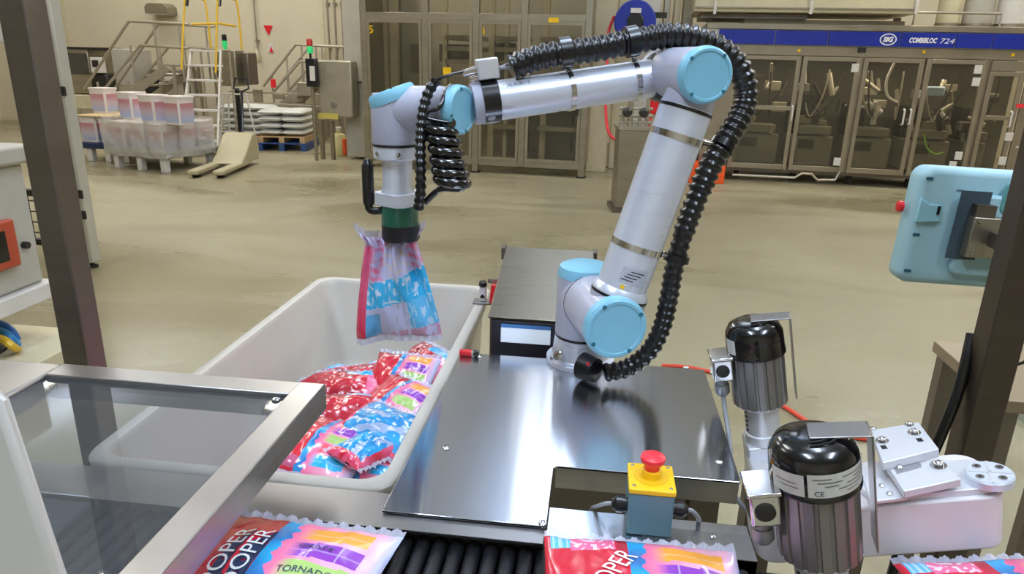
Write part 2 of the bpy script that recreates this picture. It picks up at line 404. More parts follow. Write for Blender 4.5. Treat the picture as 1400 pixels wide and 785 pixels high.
# red tipped latch sensor at the plate's back left corner
p = onz(640, 485, ZP+.004)
t = thing('sensor_plug', 'small red and black cylindrical plug lying at the plate corner by the bin', 'plug', (p.x, p.y, ZP))
c = Vector((p.x, p.y, ZP+.0085)); d = Vector((.98, .05, -.0))
G().lathe([(.005, -.02), (.008, -.019), (.008, .008)], c, d, 14).build('body', RED, t)
G().lathe([(.0055, .008), (.0055, .013)], c, d, 14).build('collar', CHROME, t)
G().lathe([(.0075, .013), (.008, .017), (.0075, .024), (.004, .025)], c, d, 14).build('cap', BLACKP, t)

# ------------------------------------------------------------------ roller conveyor in front of the plate
ZR = 1.068
cv = thing('roller_conveyor', 'roller conveyor with black rubber rollers in front of the steel plate', 'conveyor', (0, .65, 0))
g = G(); g.box((-.75, .868, ZR-.05), (NX-.002, .876, ZP-.026)); g.box((-.75, .846, ZP-.009), (NX-.002, .93, ZP-.006)); g.box((-.75, .868, ZP-.026), (NX-.002, .872, ZP-.009)); g.build('back_rail', STEELX, cv)
g = G(); g.box((NX+.001, .872, ZR-.04), (.262, .875, ZR+.008)); g.box((NX+.001, .872, ZR+.005), (.262, .955, ZR+.008)); g.box((NX+.001, .952, ZR-.03), (.262, .955, ZR+.005)); g.build('front_ledge', STEEL, cv)
G().box((.10, .8715, ZR+.0082), (.262, .93, ZR+.010)).build('cover_strip', STEELX, cv, .0005)
p = onz(974, 734, ZR+.0102); G().lathe([(.0045, 0), (.0045, .0015), (.002, .0025)], (p.x, p.y, ZR+.0101), (0, 0, 1), 12).build('screw', CHROME, cv)
G().box((-.75, .40, ZR-.05), (.262, .408, ZP-.03)).build('front_rail', STEELX, cv)
pitch = .0258; x = -.74
rb = G().cyl((0, .41, 0), (0, .866, 0), .0118, n=16); first = None
while x < .25:
    if first is None:
        g = G(Matrix.Translation((x, 0, ZR-.012))); g.cyl((0, .41, 0), (0, .864, 0), .0112, n=16); first = g.build('roller', BLACKR, cv); fx = x
    else:
        o = first.copy(); COL.objects.link(o); o.location.x = first.location.x+(x-fx)
    x += pitch
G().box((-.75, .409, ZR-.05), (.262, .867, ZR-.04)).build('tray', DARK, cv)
for xx in (-.7, .22):
    for yy in (.43, .84): G().box((xx-.02, yy-.02, 0), (xx+.02, yy+.02, ZR-.05)).build('leg', STEELD, cv)
g = G(); g.box((.266, .80, ZR-.04), (.31, .90, ZR-.03)); g.build('end_bracket', DARK, cv)

# ------------------------------------------------------------------ emergency stop box
eb = thing('emergency_stop', 'teal and yellow emergency stop box with red mushroom button on the steel ledge', 'switch', (.110, .925, ZR+.010))
ez = ZR+.0102; ex0, ex1, ey0, ey1, et = .077, .143, .905, .975, ez+.07
g = G(); g.prism(rrect(ex1-ex0, ey1-ey0, .004, 3, (ex0+ex1)/2, (ey0+ey1)/2), ez, et); g.build('enclosure', TEALG, eb, .0015)
g = G(); g.prism(rrect(ex1-ex0+.003, ey1-ey0+.003, .004, 3, (ex0+ex1)/2, (ey0+ey1)/2), et, et+.009); g.build('lid', YELLOW, eb, .002)
ec = Vector(((ex0+ex1)/2, (ey0+ey1)/2+.002, et+.009))
G().lathe([(.0255, 0), (.0255, .001), (.024, .0012)], ec, (0, 0, 1), 32).build('ring_label', mat('yellow_disc', 'E8B90F', .5), eb)
G().lathe([(.015, 0), (.015, .012), (.013, .013)], ec, (0, 0, 1), 24).build('collar', YELLOW, eb)
G().lathe([(.011, .011), (.012, .02), (.0175, .026), (.019, .031), (.018, .034), (.012, .0365), (.003, .037)], ec, (0, 0, 1), 32).build('mushroom_button', REDB, eb)
for sx in (-1, 1):
    for sy in (-1, 1):
        G().lathe([(.0028, 0), (.0028, .0012), (.0015, .0016)], (ec.x+sx*.027, ec.y-.002+sy*.028, et+.009), (0, 0, 1), 10).build('screw', CHROME, eb)
for sx, xx in ((-1, ex0), (1, ex1)):
    c = Vector((xx, (ey0+ey1)/2-.012, ez+.035))
    gl = G().lathe([(.011, 0), (.011, .006), (.0125, .006), (.0125, .017), (.0095, .02), (.007, .024)], c, (sx, 0, 0), 12).build('cable_gland', BLACKP, eb)
    pts = [c+Vector((sx*.022, 0, 0)), c+Vector((sx*.032, .004, -.004)), c+Vector((sx*.044, .012, -.022)), c+Vector((sx*.05, .055, -.06)), c+Vector((sx*.05, .075, -.10))]
    if sx < 0: pts = [c+Vector((-.022, 0, 0)), c+Vector((-.033, .004, -.005)), c+Vector((-.046, .03, -.03)), c+Vector((-.052, .062, -.06)), c+Vector((-.055, .07, -.10))]
    G().tube(spline(pts, 6), .0034, 8).build('cable', CABLEG, eb)

# ------------------------------------------------------------------ robot arm
A_ = Vector((.319, -.947, 0)).normalized()
B0 = Vector((-.011, 1.496, 0))
def PL(x, y, off): return onp(x, y, B0+A_*off, A_)
rob = thing('industrial_robot', 'six-axis robot arm with light blue joint caps and aluminium tubes', 'robot', (B0.x, B0.y, ZP))
ZS = 1.257
b0 = Vector((B0.x, B0.y, ZP))
bs = G().lathe([(.078, .0002), (.078, .012), (.066, .016), (.064, .03), (.060, .064)], b0, (0, 0, 1), 40).build('base', ALU, rob, .001)
for a in range(4):
    q = b0+Vector((cos(a*pi/2+.5)*.071, sin(a*pi/2+.5)*.071, .012)); G().lathe([(.006, 0), (.006, .006), (.003, .007)], q, (0, 0, 1), 6).build('bolt', CHROME, bs)
q = b0+Vector((-.045, -.05, .03)); G().lathe([(.011, 0), (.011, .012), (.007, .014)], q, Vector((-.4, -.8, .3)), 12).build('cable_socket', CHROME, bs)
G().lathe([(.061, .064), (.061, .069)], b0, (0, 0, 1), 40).build('joint_ring', BLACKP, rob)
bj = G().lathe([(.060, .069), (.061, .075), (.061, .195), (.060, .205)], b0, (0, 0, 1), 40).build('base_joint', GREYP, rob)
G().lathe([(.061, .205), (.061, .212), (.056, .226), (.046, .231), (.01, .232)], b0, (0, 0, 1), 40).build('joint_cap', BLUECAP, bj)
s0 = Vector((B0.x, B0.y, ZS))
sj = G().lathe([(.058, .0), (.0615, .05), (.0615, .196)], s0, A_, 44).build('shoulder_joint', GREYP, rob)
G().lathe([(.0622, .052), (.0622, .054)], s0, A_, 44).build('seam_ring', BLACKP, sj)
def bluecap(parent, p, n, r, t=.02, holes=4, rot=.4):
    cp_ = G().lathe([(r*1.0, 0), (r*1.01, t*.3), (r*.98, t*.8), (r*.90, t), (r*.82, t*1.0), (r*.8, t*.93), (.004, t*.93)], p, n, 48).build('joint_cap', BLUECAP, parent)
    n = Vector(n).normalized(); u = Vector((0, 0, 1)); u = (u-n*u.dot(n)).normalized(); w = n.cross(u)
    for k in range(holes):
        a = rot+k*2*pi/holes; q = Vector(p)+(u*cos(a)+w*sin(a))*r*.86+n*(t*.94)
        G().lathe([(r*.075, 0), (r*.075, t*.085), (r*.03, t*.09)], q, n, 10).build('screw_hole', mat('cap_screw_teal', '2C6C80', .5), cp_)
    return cp_
bluecap(sj, s0+A_*.196, A_, .0635, .022, 4, .55)
# upper arm
U0 = PL(850, 392, .15); U1 = PL(938, 148, .15); ud = (U1-U0).normalized()
ua = G().cyl(U0-ud*.004, U1+ud*.002, .0505, n=40).build('upper_arm_tube', ALU, rob)
sS = s0+A_*.138
G().lathe([(.054, 0), (.0575, .03), (.0575, (U0-sS).length-.018)], U0-ud*((U0-sS).length), ud, 40).build('upper_arm_boss', GREYP, rob)
G().lathe([(.0585, -.019), (.0585, -.0135)], U0, ud, 40).build('joint_ring', BLACKP, rob)
G().lathe([(.058, -.0134), (.058, -.009), (.0512, .003)], U0, ud, 40).build('tube_collar', ALU, rob)
E0 = PL(968, 103, .215)          # elbow cap centre
e0 = E0-A_*.195
ej = G().lathe([(.042, -.03), (.0475, -.018), (.049, 0), (.049, .175)], e0, A_, 44).build('elbow_joint', GREYP, rob)
bluecap(ej, e0+A_*.175, A_, .0505, .02, 4, 2.45)
G().lathe([(.0515, -.006), (.0515, .0)], U1, ud, 40).build('joint_ring', BLACKP, rob)
G().lathe([(.0495, 0), (.046, .03), (.040, (E0-A_*.06-U1).length)], U1, ud, 40).build('elbow_boss', GREYP, rob)
# forearm
F0 = PL(892, 107, .04); F1 = PL(664, 140, .04); fd = (F1-F0).normalized()
G().lathe([(.046, -.05), (.046, -.011)], F0, fd, 40).build('forearm_boss', GREYP, rob)
G().lathe([(.049, -.012), (.047, -.004), (.0405, .005)], F0, fd, 40).build('joint_ring', BLACKP, rob)
fa = G().cyl(F0, F1, .0378, n=40).build('forearm_tube', ALU, rob)
# wrist
WN = Vector((.917, -.397, 0)).normalized()
W1 = PL(634, 151, .085)
wl = .15
wj = G().lathe([(.030, -.16), (.040, -.12), (.042, -.055), (.040, -.02)], W1, WN, 36).build('wrist_joint', GREYP, rob)
bluecap(wj, W1-WN*.02, WN, .046, .02, 4, .2)
G().lathe([(.040, -.012), (.041, .0), (.039, .03)], F1-fd*.004, fd, 36).build('wrist_collar', GREYP, rob)
V0 = W1-WN*wl
pV = atd(540, 160, (V0-CP).dot(FW)); VX, VY = pV.x, pV.y
def vz(py, px=541): return ony(px, py, VY).z
G().cyl(W1-WN*.06, Vector((VX, VY, vz(152))), .040, .041, n=36).build('wrist_link', GREYP, rob)
vj = G().lathe([(.0445, 0), (.046, .004), (.046, vz(128)-vz(196)-.012), (.043, vz(128)-vz(196))], (VX, VY, vz(196)), (0, 0, 1), 40).build('tool_joint', GREYP, rob)
bluecap(vj, Vector((VX, VY, vz(139))), Vector((-.36, -.02, .93)), .0475, .024, 4, .3)
G().lathe([(.0465, 0), (.0465, .004)], (VX, VY, vz(199)), (0, 0, 1), 40).build('joint_ring', BLACKP, rob)
zf1, zf0 = vz(199), vz(217)
fl = G().lathe([(.040, 0), (.044, .003), (.045, zf1-zf0)], (VX, VY, zf0), (0, 0, 1), 40).build('tool_flange', ALU, rob)
for a in (-2.2, -1.2, -.2): G().lathe([(.005, 0), (.005, .003), (.002, .004)], (VX+cos(a)*.044, VY+sin(a)*.044, (zf0+zf1)/2), (cos(a), sin(a), 0), 10).build('bolt', CHROME, fl)
# vacuum gripper
zc0 = vz(262, 544); zq0 = vz(279, 545); zg0 = vz(306, 546); zk0 = vz(327, 547)
gx, gy = VX+.004, VY
gr = G().lathe([(.034, 0), (.030, .012), (.030, zf0-zc0)], (gx-.002, gy, zc0), (0, 0, 1), 36).build('gripper', ALU, rob)
g = G(Matrix.Translation((gx, gy, 0)) @ Matrix.Rotation(radians(-28), 4, 'Z')); g.prism([(-.04, -.028), (-.028, -.04), (.028, -.04), (.04, -.028), (.04, .028), (.028, .04), (-.028, .04), (-.04, .028)], zq0, zc0); g.build('mounting_plate', ALU, gr, .001)
G().lathe([(.0385, 0), (.0385, zq0-zg0)], (gx+.001, gy, zg0), (0, 0, 1), 40).build('vacuum_chamber', GREENT, gr)
G().lathe([(.037, 0), (.039, .004), (.039, zg0-zk0), (.036, zg0-zk0+.001)], (gx+.002, gy, zk0), (0, 0, 1), 40).build('suction_cup', BLACKR, gr)
lx = -RT.x*.0; L0 = Vector((gx, gy, vz(288)))
side = Vector((-_r.x, -_r.y, 0)).normalized()
pm = L0+side*.062
G().tube(spline([L0+side*.036, L0+side*.055+Vector((0, 0, -.001)), pm+Vector((0, 0, .006)), pm+Vector((0, 0, .018))], 6), .0085, 12).build('elbow_fitting', BLACKP, gr)
G().lathe([(.0105, 0), (.012, .006), (.012, .078), (.009, .084), (.005, .092)], pm+Vector((0, 0, .012)), (-.0, 0, 1), 18).build('silencer', BLACKP, gr)
# corrugated conduit
def corrugated(pts, r, step=.0042, depth=.16):
    P = resample(spline(pts, 14), step)
    rs = [r*(1 if (k//2) % 2 == 0 else 1-depth) for k in range(len(P))]
    return P, rs
path = [PL(698, 93, .05), PL(720, 84, .05), PL(745, 77, .052), PL(775, 72, .055), PL(820, 66, .055), PL(868, 56, .055), PL(918, 49, .055), PL(962, 56, .06), PL(997, 77, .07), PL(1017, 108, .08), PL(1018, 145, .085),
        PL(1000, 180, .10), PL(976, 218, .115), PL(956, 262, .125), PL(936, 315, .135), PL(922, 365, .14), PL(914, 410, .145), PL(904, 450, .145), PL(886, 482, .145), PL(858, 503, .14), PL(826, 510, .135)]
P, rs = corrugated(path, .0225)
n_ = len(P); rs = [r*(1.1 if k < n_*.62 else 1.0 if k < n_*.7 else .9) for k, r in enumerate(rs)]
cdt = G().tube(P, rs, 18).build('cable_conduit', BLACKP, rob, angle=80)
q = PL(815, 507, .13); qq = PL(796, 500, .10)
g = G().cyl(q, qq, .026, .03, n=20); g.build('conduit_socket', BLACKP, rob)
G().cyl(PL(806, 517, .135), PL(804, 496, .135), .0035, n=8).build('red_marker', RED, rob)
# straps with saddles
def strap(name, p, d, r, w, mt, parent):
    return G().lathe([(r, -w/2), (r+.0018, -w/2), (r+.0018, w/2), (r, w/2)], p, d, 40).build(name, mt, parent)
def saddle(p, d, r, w, parent):
    d = Vector(d).normalized(); g = G().lathe([(r, -w/2), (r*1.12, -w/2), (r*1.12, w/2), (r, w/2)], p, d, 20); return g.build('saddle_clamp', BLACKP, parent)
def conduit_at(px, py):
    best = min(range(1, n_-1), key=lambda k: (to_px(P[k])[0]-px)**2+(to_px(P[k])[1]-py)**2)
    return P[best], P[best+1]-P[best-1]
def to_px(p):
    q = p-CP; z = q.dot(FW); return CX+FPX*q.dot(RT)/z, CY-FPX*q.dot(UP)/z
for px, py, cpx, cpy in ((778, 124, 772, 72), (866, 111, 864, 57)):
    c = PL(px, py, .04); strap('tube_strap', c, fd, .0378, .010, CHROME, rob)
    p, d = conduit_at(cpx, cpy); saddle(p, d, .0262, .022, rob)
    top = c+Vector((0, 0, .038)); G().cyl(top, p-Vector((0, 0, .02)), .006, n=10).build('clamp_bolt', CHROME, rob)
for px, py, cpx, cpy in ((925, 187, 990, 200), (871, 336, 924, 352)):
    c = PL(px, py, .15); strap('tube_strap', c, ud, .0505, .012, CHROME, rob)
    p, d = conduit_at(cpx, cpy); saddle(p, d, .0235, .014, rob)
    dd = (p-c).normalized(); G().cyl(c+dd*.05, p, .006, n=10).build('clamp_bolt', CHROME, rob)
# black clamp and grey connector block at the wrist
c = PL(669, 138, .04); kc = G().lathe([(.038, -.016), (.043, -.016), (.043, .016), (.038, .016)], c, fd, 12).build('sensor_clamp', BLACKP, rob)
u_ = Vector((0, 0, 1)); u_ = (u_-fd*u_.dot(fd)).normalized()
G().bar(c+u_*.04, c+u_*.058, .024, .03, fd).build('clamp_block', BLACKP, kc)
cb = c+u_*.06
blk = G().bar(cb-fd*.022-A_*0.0+A_*.012, cb+fd*.018+A_*.012, .034, .038).build('connector_block', ALUW, rob, .003)
k0 = cb+A_*.012
G().cyl(k0+fd*.018, k0+fd*.045+Vector((0, 0, -.003)), .0075, .006, n=12).build('connector', CHROME, blk)
G().cyl(k0+fd*.0-Vector((0, 0, .012)), k0+fd*.03-Vector((0, 0, .016)), .0075, .006, n=12).build('connector', CHROME, blk)
G().tube(spline([k0-fd*.02, k0-fd*.045+Vector((0, 0, -.004)), path[0]], 8), .0035, 8).build('lead', CABLEG, blk)
G().tube(spline([k0-fd*.02+Vector((0, 0, -.006)), k0-fd*.04+Vector((0, 0, .003)), path[0]+Vector((0, 0, .006))], 8), .0025, 8).build('lead', CABLEG, blk)
# thin ribbed cable from the connector down past the gripper
WD = (W1-CP).dot(FW)-.035
tp = [k0+fd*.044, atd(610, 104, WD), atd(596, 110, WD), atd(585, 128, WD), atd(578, 155, WD), atd(575, 190, WD), atd(575, 230, WD), atd(575, 262, WD+.01), atd(572, 285, WD+.03)]
G().tube(spline(tp[:3], 8), .003, 8).build('thin_lead', BLACKP, rob)
P2, r2 = corrugated(tp[2:], .0105, .0035, .2); G().tube(P2, r2, 14).build('ribbed_cable', BLACKP, rob, angle=80)
# coiled air hose
hp = [atd(600, 168, WD+.01), atd(607, 195, WD+.005), atd(613, 225, WD), atd(619, 250, WD)]
cl = spline(hp, 60); tot = len(cl); coil = []
for k, q in enumerate(cl):
    a = k/tot*6.0*2*pi; rr = .0245-.002*cos(k/tot*3)
    coil.append(q+_r*cos(a)*rr+Vector((FW.x, FW.y, 0)).normalized()*sin(a)*rr)
tail = spline([coil[-1], atd(628, 258, WD), atd(604, 258, WD+.01), atd(592, 266, WD+.02), atd(581, 277, WD+.03)], 8)
lead = spline([atd(616, 117, WD+.04), atd(608, 127, WD+.01), atd(604, 142, WD), atd(597, 149, WD), atd(586, 152, WD), atd(585, 162, WD), coil[0]], 8)
G().tube(lead[:-1], .0042, 8).build('hose_lead', BLACKG, rob, angle=80)
G().tube(coil+tail[1:], [.0092]*len(coil)+[.0062]*(len(tail)-1), 10).build('coiled_air_hose', BLACKG, rob, angle=80)
G().cyl(atd(583, 275, WD+.03), atd(575, 278, WD+.035), .006, n=10).build('hose_fitting', CHROME, rob)
# rating sticker wrapped round the upper arm and lettering bars on the forearm
def wrap_patch(c0, d, r, ang0, ang1, h0, h1, name, mt, parent, n=10):
    d = Vector(d).normalized(); a = (-FW-d*(-FW).dot(d)).normalized(); b = d.cross(a)
    g = G(); vs = []
    for k in range(n+1):
        t = ang0+(ang1-ang0)*k/n
        for h in (h0, h1): vs.append(Vector(c0)+d*h+(a*cos(t)+b*sin(t))*r)
    g.add(vs, [(2*k, 2*k+1, 2*k+3, 2*k+2) for k in range(n)]); return g.build(name, mt, parent)
stk = wrap_patch(U0, ud, .0508, -.35, .75, .018, .05, 'rating_sticker', mat('pale_sticker', 'B9BDC8', .4), ua)
for k in range(4): wrap_patch(U0, ud, .0511, -.3+.1*k, .2+.12*k, .024+.006*k, .026+.006*k, 'sticker_print', INK, stk, 6)
wrap_patch(U0, ud, .0510, -.2, -.05, .006, .014, 'sticker_print', YELLOW, stk, 4)
mid = F0.lerp(F1, .86)
def arm_text(v):
    d = fd; a = (Vector((0, 0, 1))-d*d.z).normalized(); b = d.cross(a)
    t = v.y/.0381+.75
    return mid-d*v.x+(a*cos(.75-v.y/.0381)-b*sin(.75-v.y/.0381)*(1 if b.dot(FW) > 0 else -1))*.0381
text_mesh('UNIVERSAL ROBOTS', .01, Matrix.Identity(4), INK, 'lettering', fa, fit=(.075, .0075), warp=arm_text)

# ------------------------------------------------------------------ control box behind the plate
zt = ony(672, 432, 1.56).z
cbx = thing('control_box', 'long stainless control box with a lit display behind the robot base', 'control box', (-.13, 1.9, 0))
cx0, cx1, cy0, cy1 = -.232, .0, 1.56, 2.215
G().prism([(cx0, cy0), (cx1, cy0), (cx1+.005, cy1), (cx0-.04, cy1)], zt-.12, zt-.004).build('body', STEELD, cbx, .002)
G().prism([(cx0-.004, cy0-.006), (cx1+.004, cy0-.006), (cx1+.008, cy1+.004), (cx0-.046, cy1+.004)], zt-.004, zt).build('lid', mat('olive_stainless_lid', '9A9486', .3, 1, .02, 5, (1.2, 40, 1), aniso=.8), cbx, .001)
G().box((cx0+.006, cy0-.008, zt-.108), (cx1-.006, cy0-.0005, zt-.008)).build('front_panel', mat('dark_front_panel', '3A3A44', .35, .4, .08), cbx, .001)
a = ony(685, 447, cy0-.009); b = ony(752, 472, cy0-.009)
G().box((a.x, cy0-.0095, b.z), (b.x, cy0-.0082, a.z-.001)).build('display', mat('lit_display', 'E2F0FF', .3, 0, 0, emit=1.3), cbx)
G().box((a.x, cy0-.0095, a.z-.001), (b.x, cy0-.0082, a.z+.008)).build('display_header', mat('display_blue', '4D86C8', .3, 0, 0, emit=.35), cbx)
for x in (cx0-.05, cx1+.012): G().box((x-.006, cy1-.05, zt-.03), (x+.006, cy1, zt+.008)).build('lug', STEELD, cbx)
for x in (cx0+.02, cx1-.05):
    for y in (cy0+.06, cy1-.06): G().box((x-.02, y-.02, 0), (x+.02, y+.02, zt-.12)).build('leg', STEELD, cbx)
# toggle latch at the bin corner
p = onz(668, 412, .985)
tl_ = thing('toggle_latch', 'red and black toggle latch standing at the rear corner of the white bin', 'latch', (p.x, p.y, .977))
G().box((p.x-.05, p.y-.02, .978), (p.x+.05, p.y+.02, .986)).build('foot', STEELX, tl_, .001)
G().box((p.x-.03, p.y-.012, .986), (p.x-.008, p.y+.012, 1.04)).build('clear_block', ALUW, tl_, .003)
G().lathe([(.012, 0), (.008, .012), (.008, .035), (.014, .04), (.014, .052), (.010, .056)], (p.x-.019, p.y-.004, 1.0), (0, 0, 1), 16).build('knob', BLACKP, tl_)
G().bar((p.x+.016, p.y-.01, .982), (p.x+.020, p.y, 1.045), .026, .022, (1, 0, 0)).build('red_grip', RED, tl_, .003)
G().box((p.x-.005, p.y+.013, 1.044), (p.x+.055, p.y+.019, 1.058)).build('strap_plate', STEELX, tl_)
G().box((p.x+.034, p.y-.005, .986), (p.x+.04, p.y+.013, 1.05)).build('upright', STEELD, tl_)

# ------------------------------------------------------------------ white bin
bn = thing('plastic_bin', 'large white plastic bin on a trolley, half filled with freezer-pop bags', 'bin', (-.665, 1.735, 0))
bx, by, ZB = -.665, 1.735, .977
def loop(w, h, r, z): return [Vector((bx+x, by+y, z)) for x, y in rrect(w, h, r, 7)]
Ls = [loop(.54, 1.17, 0.046, .455), loop(.555, 1.19, 0.051, .50), loop(.60, 1.235, 0.055, ZB-.035), loop(.64, 1.27, 0.061, ZB-.034), loop(.645, 1.275, 0.061, ZB-.006), loop(.635, 1.265, 0.058, ZB), loop(.585, 1.215, 0.051, ZB), loop(.572, 1.20, 0.049, ZB-.012), loop(.545, 1.17, 0.068, .68), loop(.50, 1.13, 0.045, .655)]
g = G(); n = len(Ls[0])
vs = [v for l in Ls for v in l]; fs = []
for k in range(len(Ls)-1): fs += [(k*n+i, k*n+(i+1) % n, (k+1)*n+(i+1) % n, (k+1)*n+i) for i in range(n)]
fs += [tuple(range(n-1, -1, -1)), tuple(range((len(Ls)-1)*n, len(Ls)*n))]
g.add(vs, fs).build('tub', WHITEP, bn, angle=50)
g = G(); g.box((bx-.25, by-.56, .41), (bx+.25, by-.51, .454)); g.box((bx-.25, by+.51, .41), (bx+.25, by+.56, .454)); g.box((bx-.25, by-.51, .41), (bx-.2, by+.51, .454)); g.box((bx+.2, by-.51, .41), (bx+.25, by+.51, .454)); g.build('trolley_frame', STEELD, bn)
for sx in (-1, 1):
    for sy in (-1, 1):
        x, y = bx+sx*.22, by+sy*.53
        lg = G().box((x-.02, y-.02, .12), (x+.02, y+.02, .41)).build('trolley_leg', STEELD, bn)
        G().cyl((x-.02, y, .06), (x+.02, y, .06), .06, n=20).build('castor', BLACKR, lg)

# ------------------------------------------------------------------ freezer-pop bags
def mixc(a, b, t): t = max(0, min(1, t)); return tuple(a[i]+(b[i]-a[i])*t for i in range(3))
C = {k: lin(v)[:3] for k, v in dict(red='C81A34', dred='951026', pink='EE6C98', lpink='F6B4CC', blue='28A4DE', dblue='1B6FB4', lav='C9CAEE', orange='F2A43C', purple='8C3CB4', green='A8C870', rose='E25A6E', cyan='35B6EC', white='F2F2F8', yellow='F2D070', grey='A8AAB4').items()}
TUBES = [C['orange'], C['purple'], C['green'], C['rose'], C['cyan']]
def design_front(u, v, seed=0):
    w = mnoise.noise(Vector((u*6+seed, v*6, 0)))*.02
    if u < .40+w:
        c = mixc(C['red'], C['dred'], (v-.75)*4)
        if .02 < v < .16 and u > .05: c = mixc(c, C['blue'], .2)
        return c
    if u < .48+w+.012*sin(v*60): return mixc(C['blue'], C['dblue'], .5+.5*sin(v*18))
    bg = mixc(C['pink'], C['lpink'], (u-.48)*3.2)
    if u > .9: return mixc(bg, C['lav'], (u-.9)*12)
    if u > .52:
        k = (v-.06-.05*(u-.7))/.176
        i = int(math.floor(k)); fr = k-i
        if 0 <= i < 5 and .1 < fr < .9 and u < .9+.02*sin(i*3):
            c = TUBES[4-i]
            if .42 < fr < .5: c = mixc(c, C['white'], .2)
            if (4-i) in (1, 3) and abs((u*7) % 1-.5) < .05: c = mixc(c, C['white'], .3)
            return mixc(bg, c, min(1, (u-.52)*14))
    return bg
def design_back(u, v, seed=0):
    n1 = mnoise.noise(Vector((u*9+seed, v*22, 3))); n2 = mnoise.noise(Vector((u*30+seed, v*9, 1)))
    v = v-.16*(u-.5)
    if v < .06 or v > .95: return mixc(C['lav'], C['red'], .5 if n2 > 0 else .1)
    if u < .12: return mixc(C['red'], C['pink'], v)
    if v > .62: return mixc(C['lav'], C['pink'], .4+n1) if (u < .35 or u > .8) else mixc(C['lav'], C['yellow'], .1+.5*n1)
    if v > .36: return mixc(C['cyan'], C['white'], .7 if n1+n2*.5 > .34 else (.3 if n2 > .25 else .0))
    if u < .3 and v < .3: return mixc(C['blue'], C['lav'], .2)
    if u > .66: return mixc(C['cyan'], C['white'], .5 if n2 > .2 else .1)
    return mixc(C['lav'], C['grey'], .6 if (n2 > .15 and u > .5) else .1)
def design_blue(u, v, seed=0):
    n1 = mnoise.noise(Vector((u*4+seed, v*6, 3))); n2 = mnoise.noise(Vector((u*9+seed, v*16, 1)))
    if u < .1 or v < .08: return mixc(C['red'], C['pink'], .3+n1)
    c = mixc(C['blue'], C['dblue'], .5+n1)
    return mixc(c, C['white'], .7 if (n2 > .3 and .25 < v < .8) else (.35 if n1 > .2 else 0))
def design_red(u, v, seed=0):
    n1 = mnoise.noise(Vector((u*3+seed, v*3, 3))); n2 = mnoise.noise(Vector((u*12+seed, v*7, 5)))
    if v > .72 and u > .45: return mixc(C['blue'], C['white'], .3+n1)
    if .44 < v < .58 and .25 < u < .7 and n2 > .2: return mixc(C['red'], C['white'], .75)
    if u > .75: return mixc(C['pink'], C['lpink'], .4+n1)
    return mixc(C['red'], C['dred'], .4+n1)
PRINT = printed('printed_bag_film')
def bag_h(u, v, t, seed, wr):
    e = min(u, 1-u, 1) ; q = (max(0, sin(pi*u))**.45)*(max(0, sin(pi*v))**.45)
    n1 = mnoise.noise(Vector((u*3.2+seed, v*2.6, seed*.7))); n2 = mnoise.noise(Vector((u*11+seed, v*7, seed)))
    edge = 1-q
    return t*.5*q*(1+.32*n1)+wr*(n2*.5+.25*sin((u+seed)*40+3*n1)*edge*.6)
def make_bag(name, label, w, h, t, M, design, seed=0, nu=64, nv=48, wr=.004, shape=None, back=None, group=None, seals=True, warp=None):
    """M places the bag: local x across the tubes' length, y along its height, z out of the printed face"""
    root = thing(name, label, 'bag', M.translation, 0, group)
    def pos(u, v, s):
        ww = w*(1-.05*sin(pi*v)) if shape is None else w*shape(v)
        x = (u-.5)*ww; y = (v-.5)*h*(1-.03*sin(pi*u)); z = s*bag_h(u, v, t, seed+(0 if s > 0 else 9), wr)
        p = Vector((x, y, z))
        if warp: p = warp(p, u, v)
        return M @ p
    vs = []; fs = []; cols = []
    for s in (1, -1):
        base = len(vs)
        for j in range(nv+1):
            for i in range(nu+1): vs.append(pos(i/nu, j/nv, s))
        for j in range(nv):
            for i in range(nu):
                a = base+j*(nu+1)+i; q = (a, a+1, a+nu+2, a+nu+1); fs.append(q if s > 0 else q[::-1])
                dsg = design if s > 0 else (back or design_red)
                c = dsg((i+.5)/nu, (j+.5)/nv, seed); cols += [c]*4
    me = bpy.data.meshes.new('pouch'); c0 = M.translation
    me.from_pydata([v-c0 for v in vs], [], fs); me.update()
    ca = me.color_attributes.new('print', 'FLOAT_COLOR', 'CORNER')
    ca.data.foreach_set('color', [x for c in cols for x in (c[0], c[1], c[2], 1)])
    me.polygons.foreach_set('use_smooth', [True]*len(me.polygons)); me.materials.append(PRINT)
    o = bpy.data.objects.new('pouch', me); COL.objects.link(o); o.location = c0; attach(o, root)
    if seals:
        for j, sg in ((0, -1), (nv, 1)):
            g = G(); pv = []
            for i in range(nu+1):
                u = i/nu; p0 = pos(u, j/nv, 1); p1 = pos(u, 1-j/nv, 1); d = (p0-p1).normalized()
                z = .012+(.0025 if i % 2 else 0); nrm = M.to_3x3() @ Vector((0, 0, 1))
                pv += [p0-d*.002+nrm*.0006, p0+d*z+nrm*(.001+.003*sin(i*.9+seed))]
            g.add(pv, [(2*i, 2*i+1, 2*i+3, 2*i+2) for i in range(nu)]); g.build('seal', SEALF, root)
    return root, pos
def bag_text(root, pos, body, u, v, w, h, rot, mt, w_bag, h_bag, name='lettering', lift=.0015, bold=.0):
    R = Matrix.Rotation(rot, 4, 'Z')
    def warp(p):
        q = R @ p; uu = u+q.x/w_bag; vv = v+q.y/h_bag
        base = pos(min(max(uu, .01), .99), min(max(vv, .01), .99), 1); nb = pos(.5, .5, 1)-pos(.5, .5, -1)
        return base+nb.normalized()*lift
    return text_mesh(body, h, Matrix.Identity(4), mt, name, root, bold=bold, fit=(w, h), warp=warp)

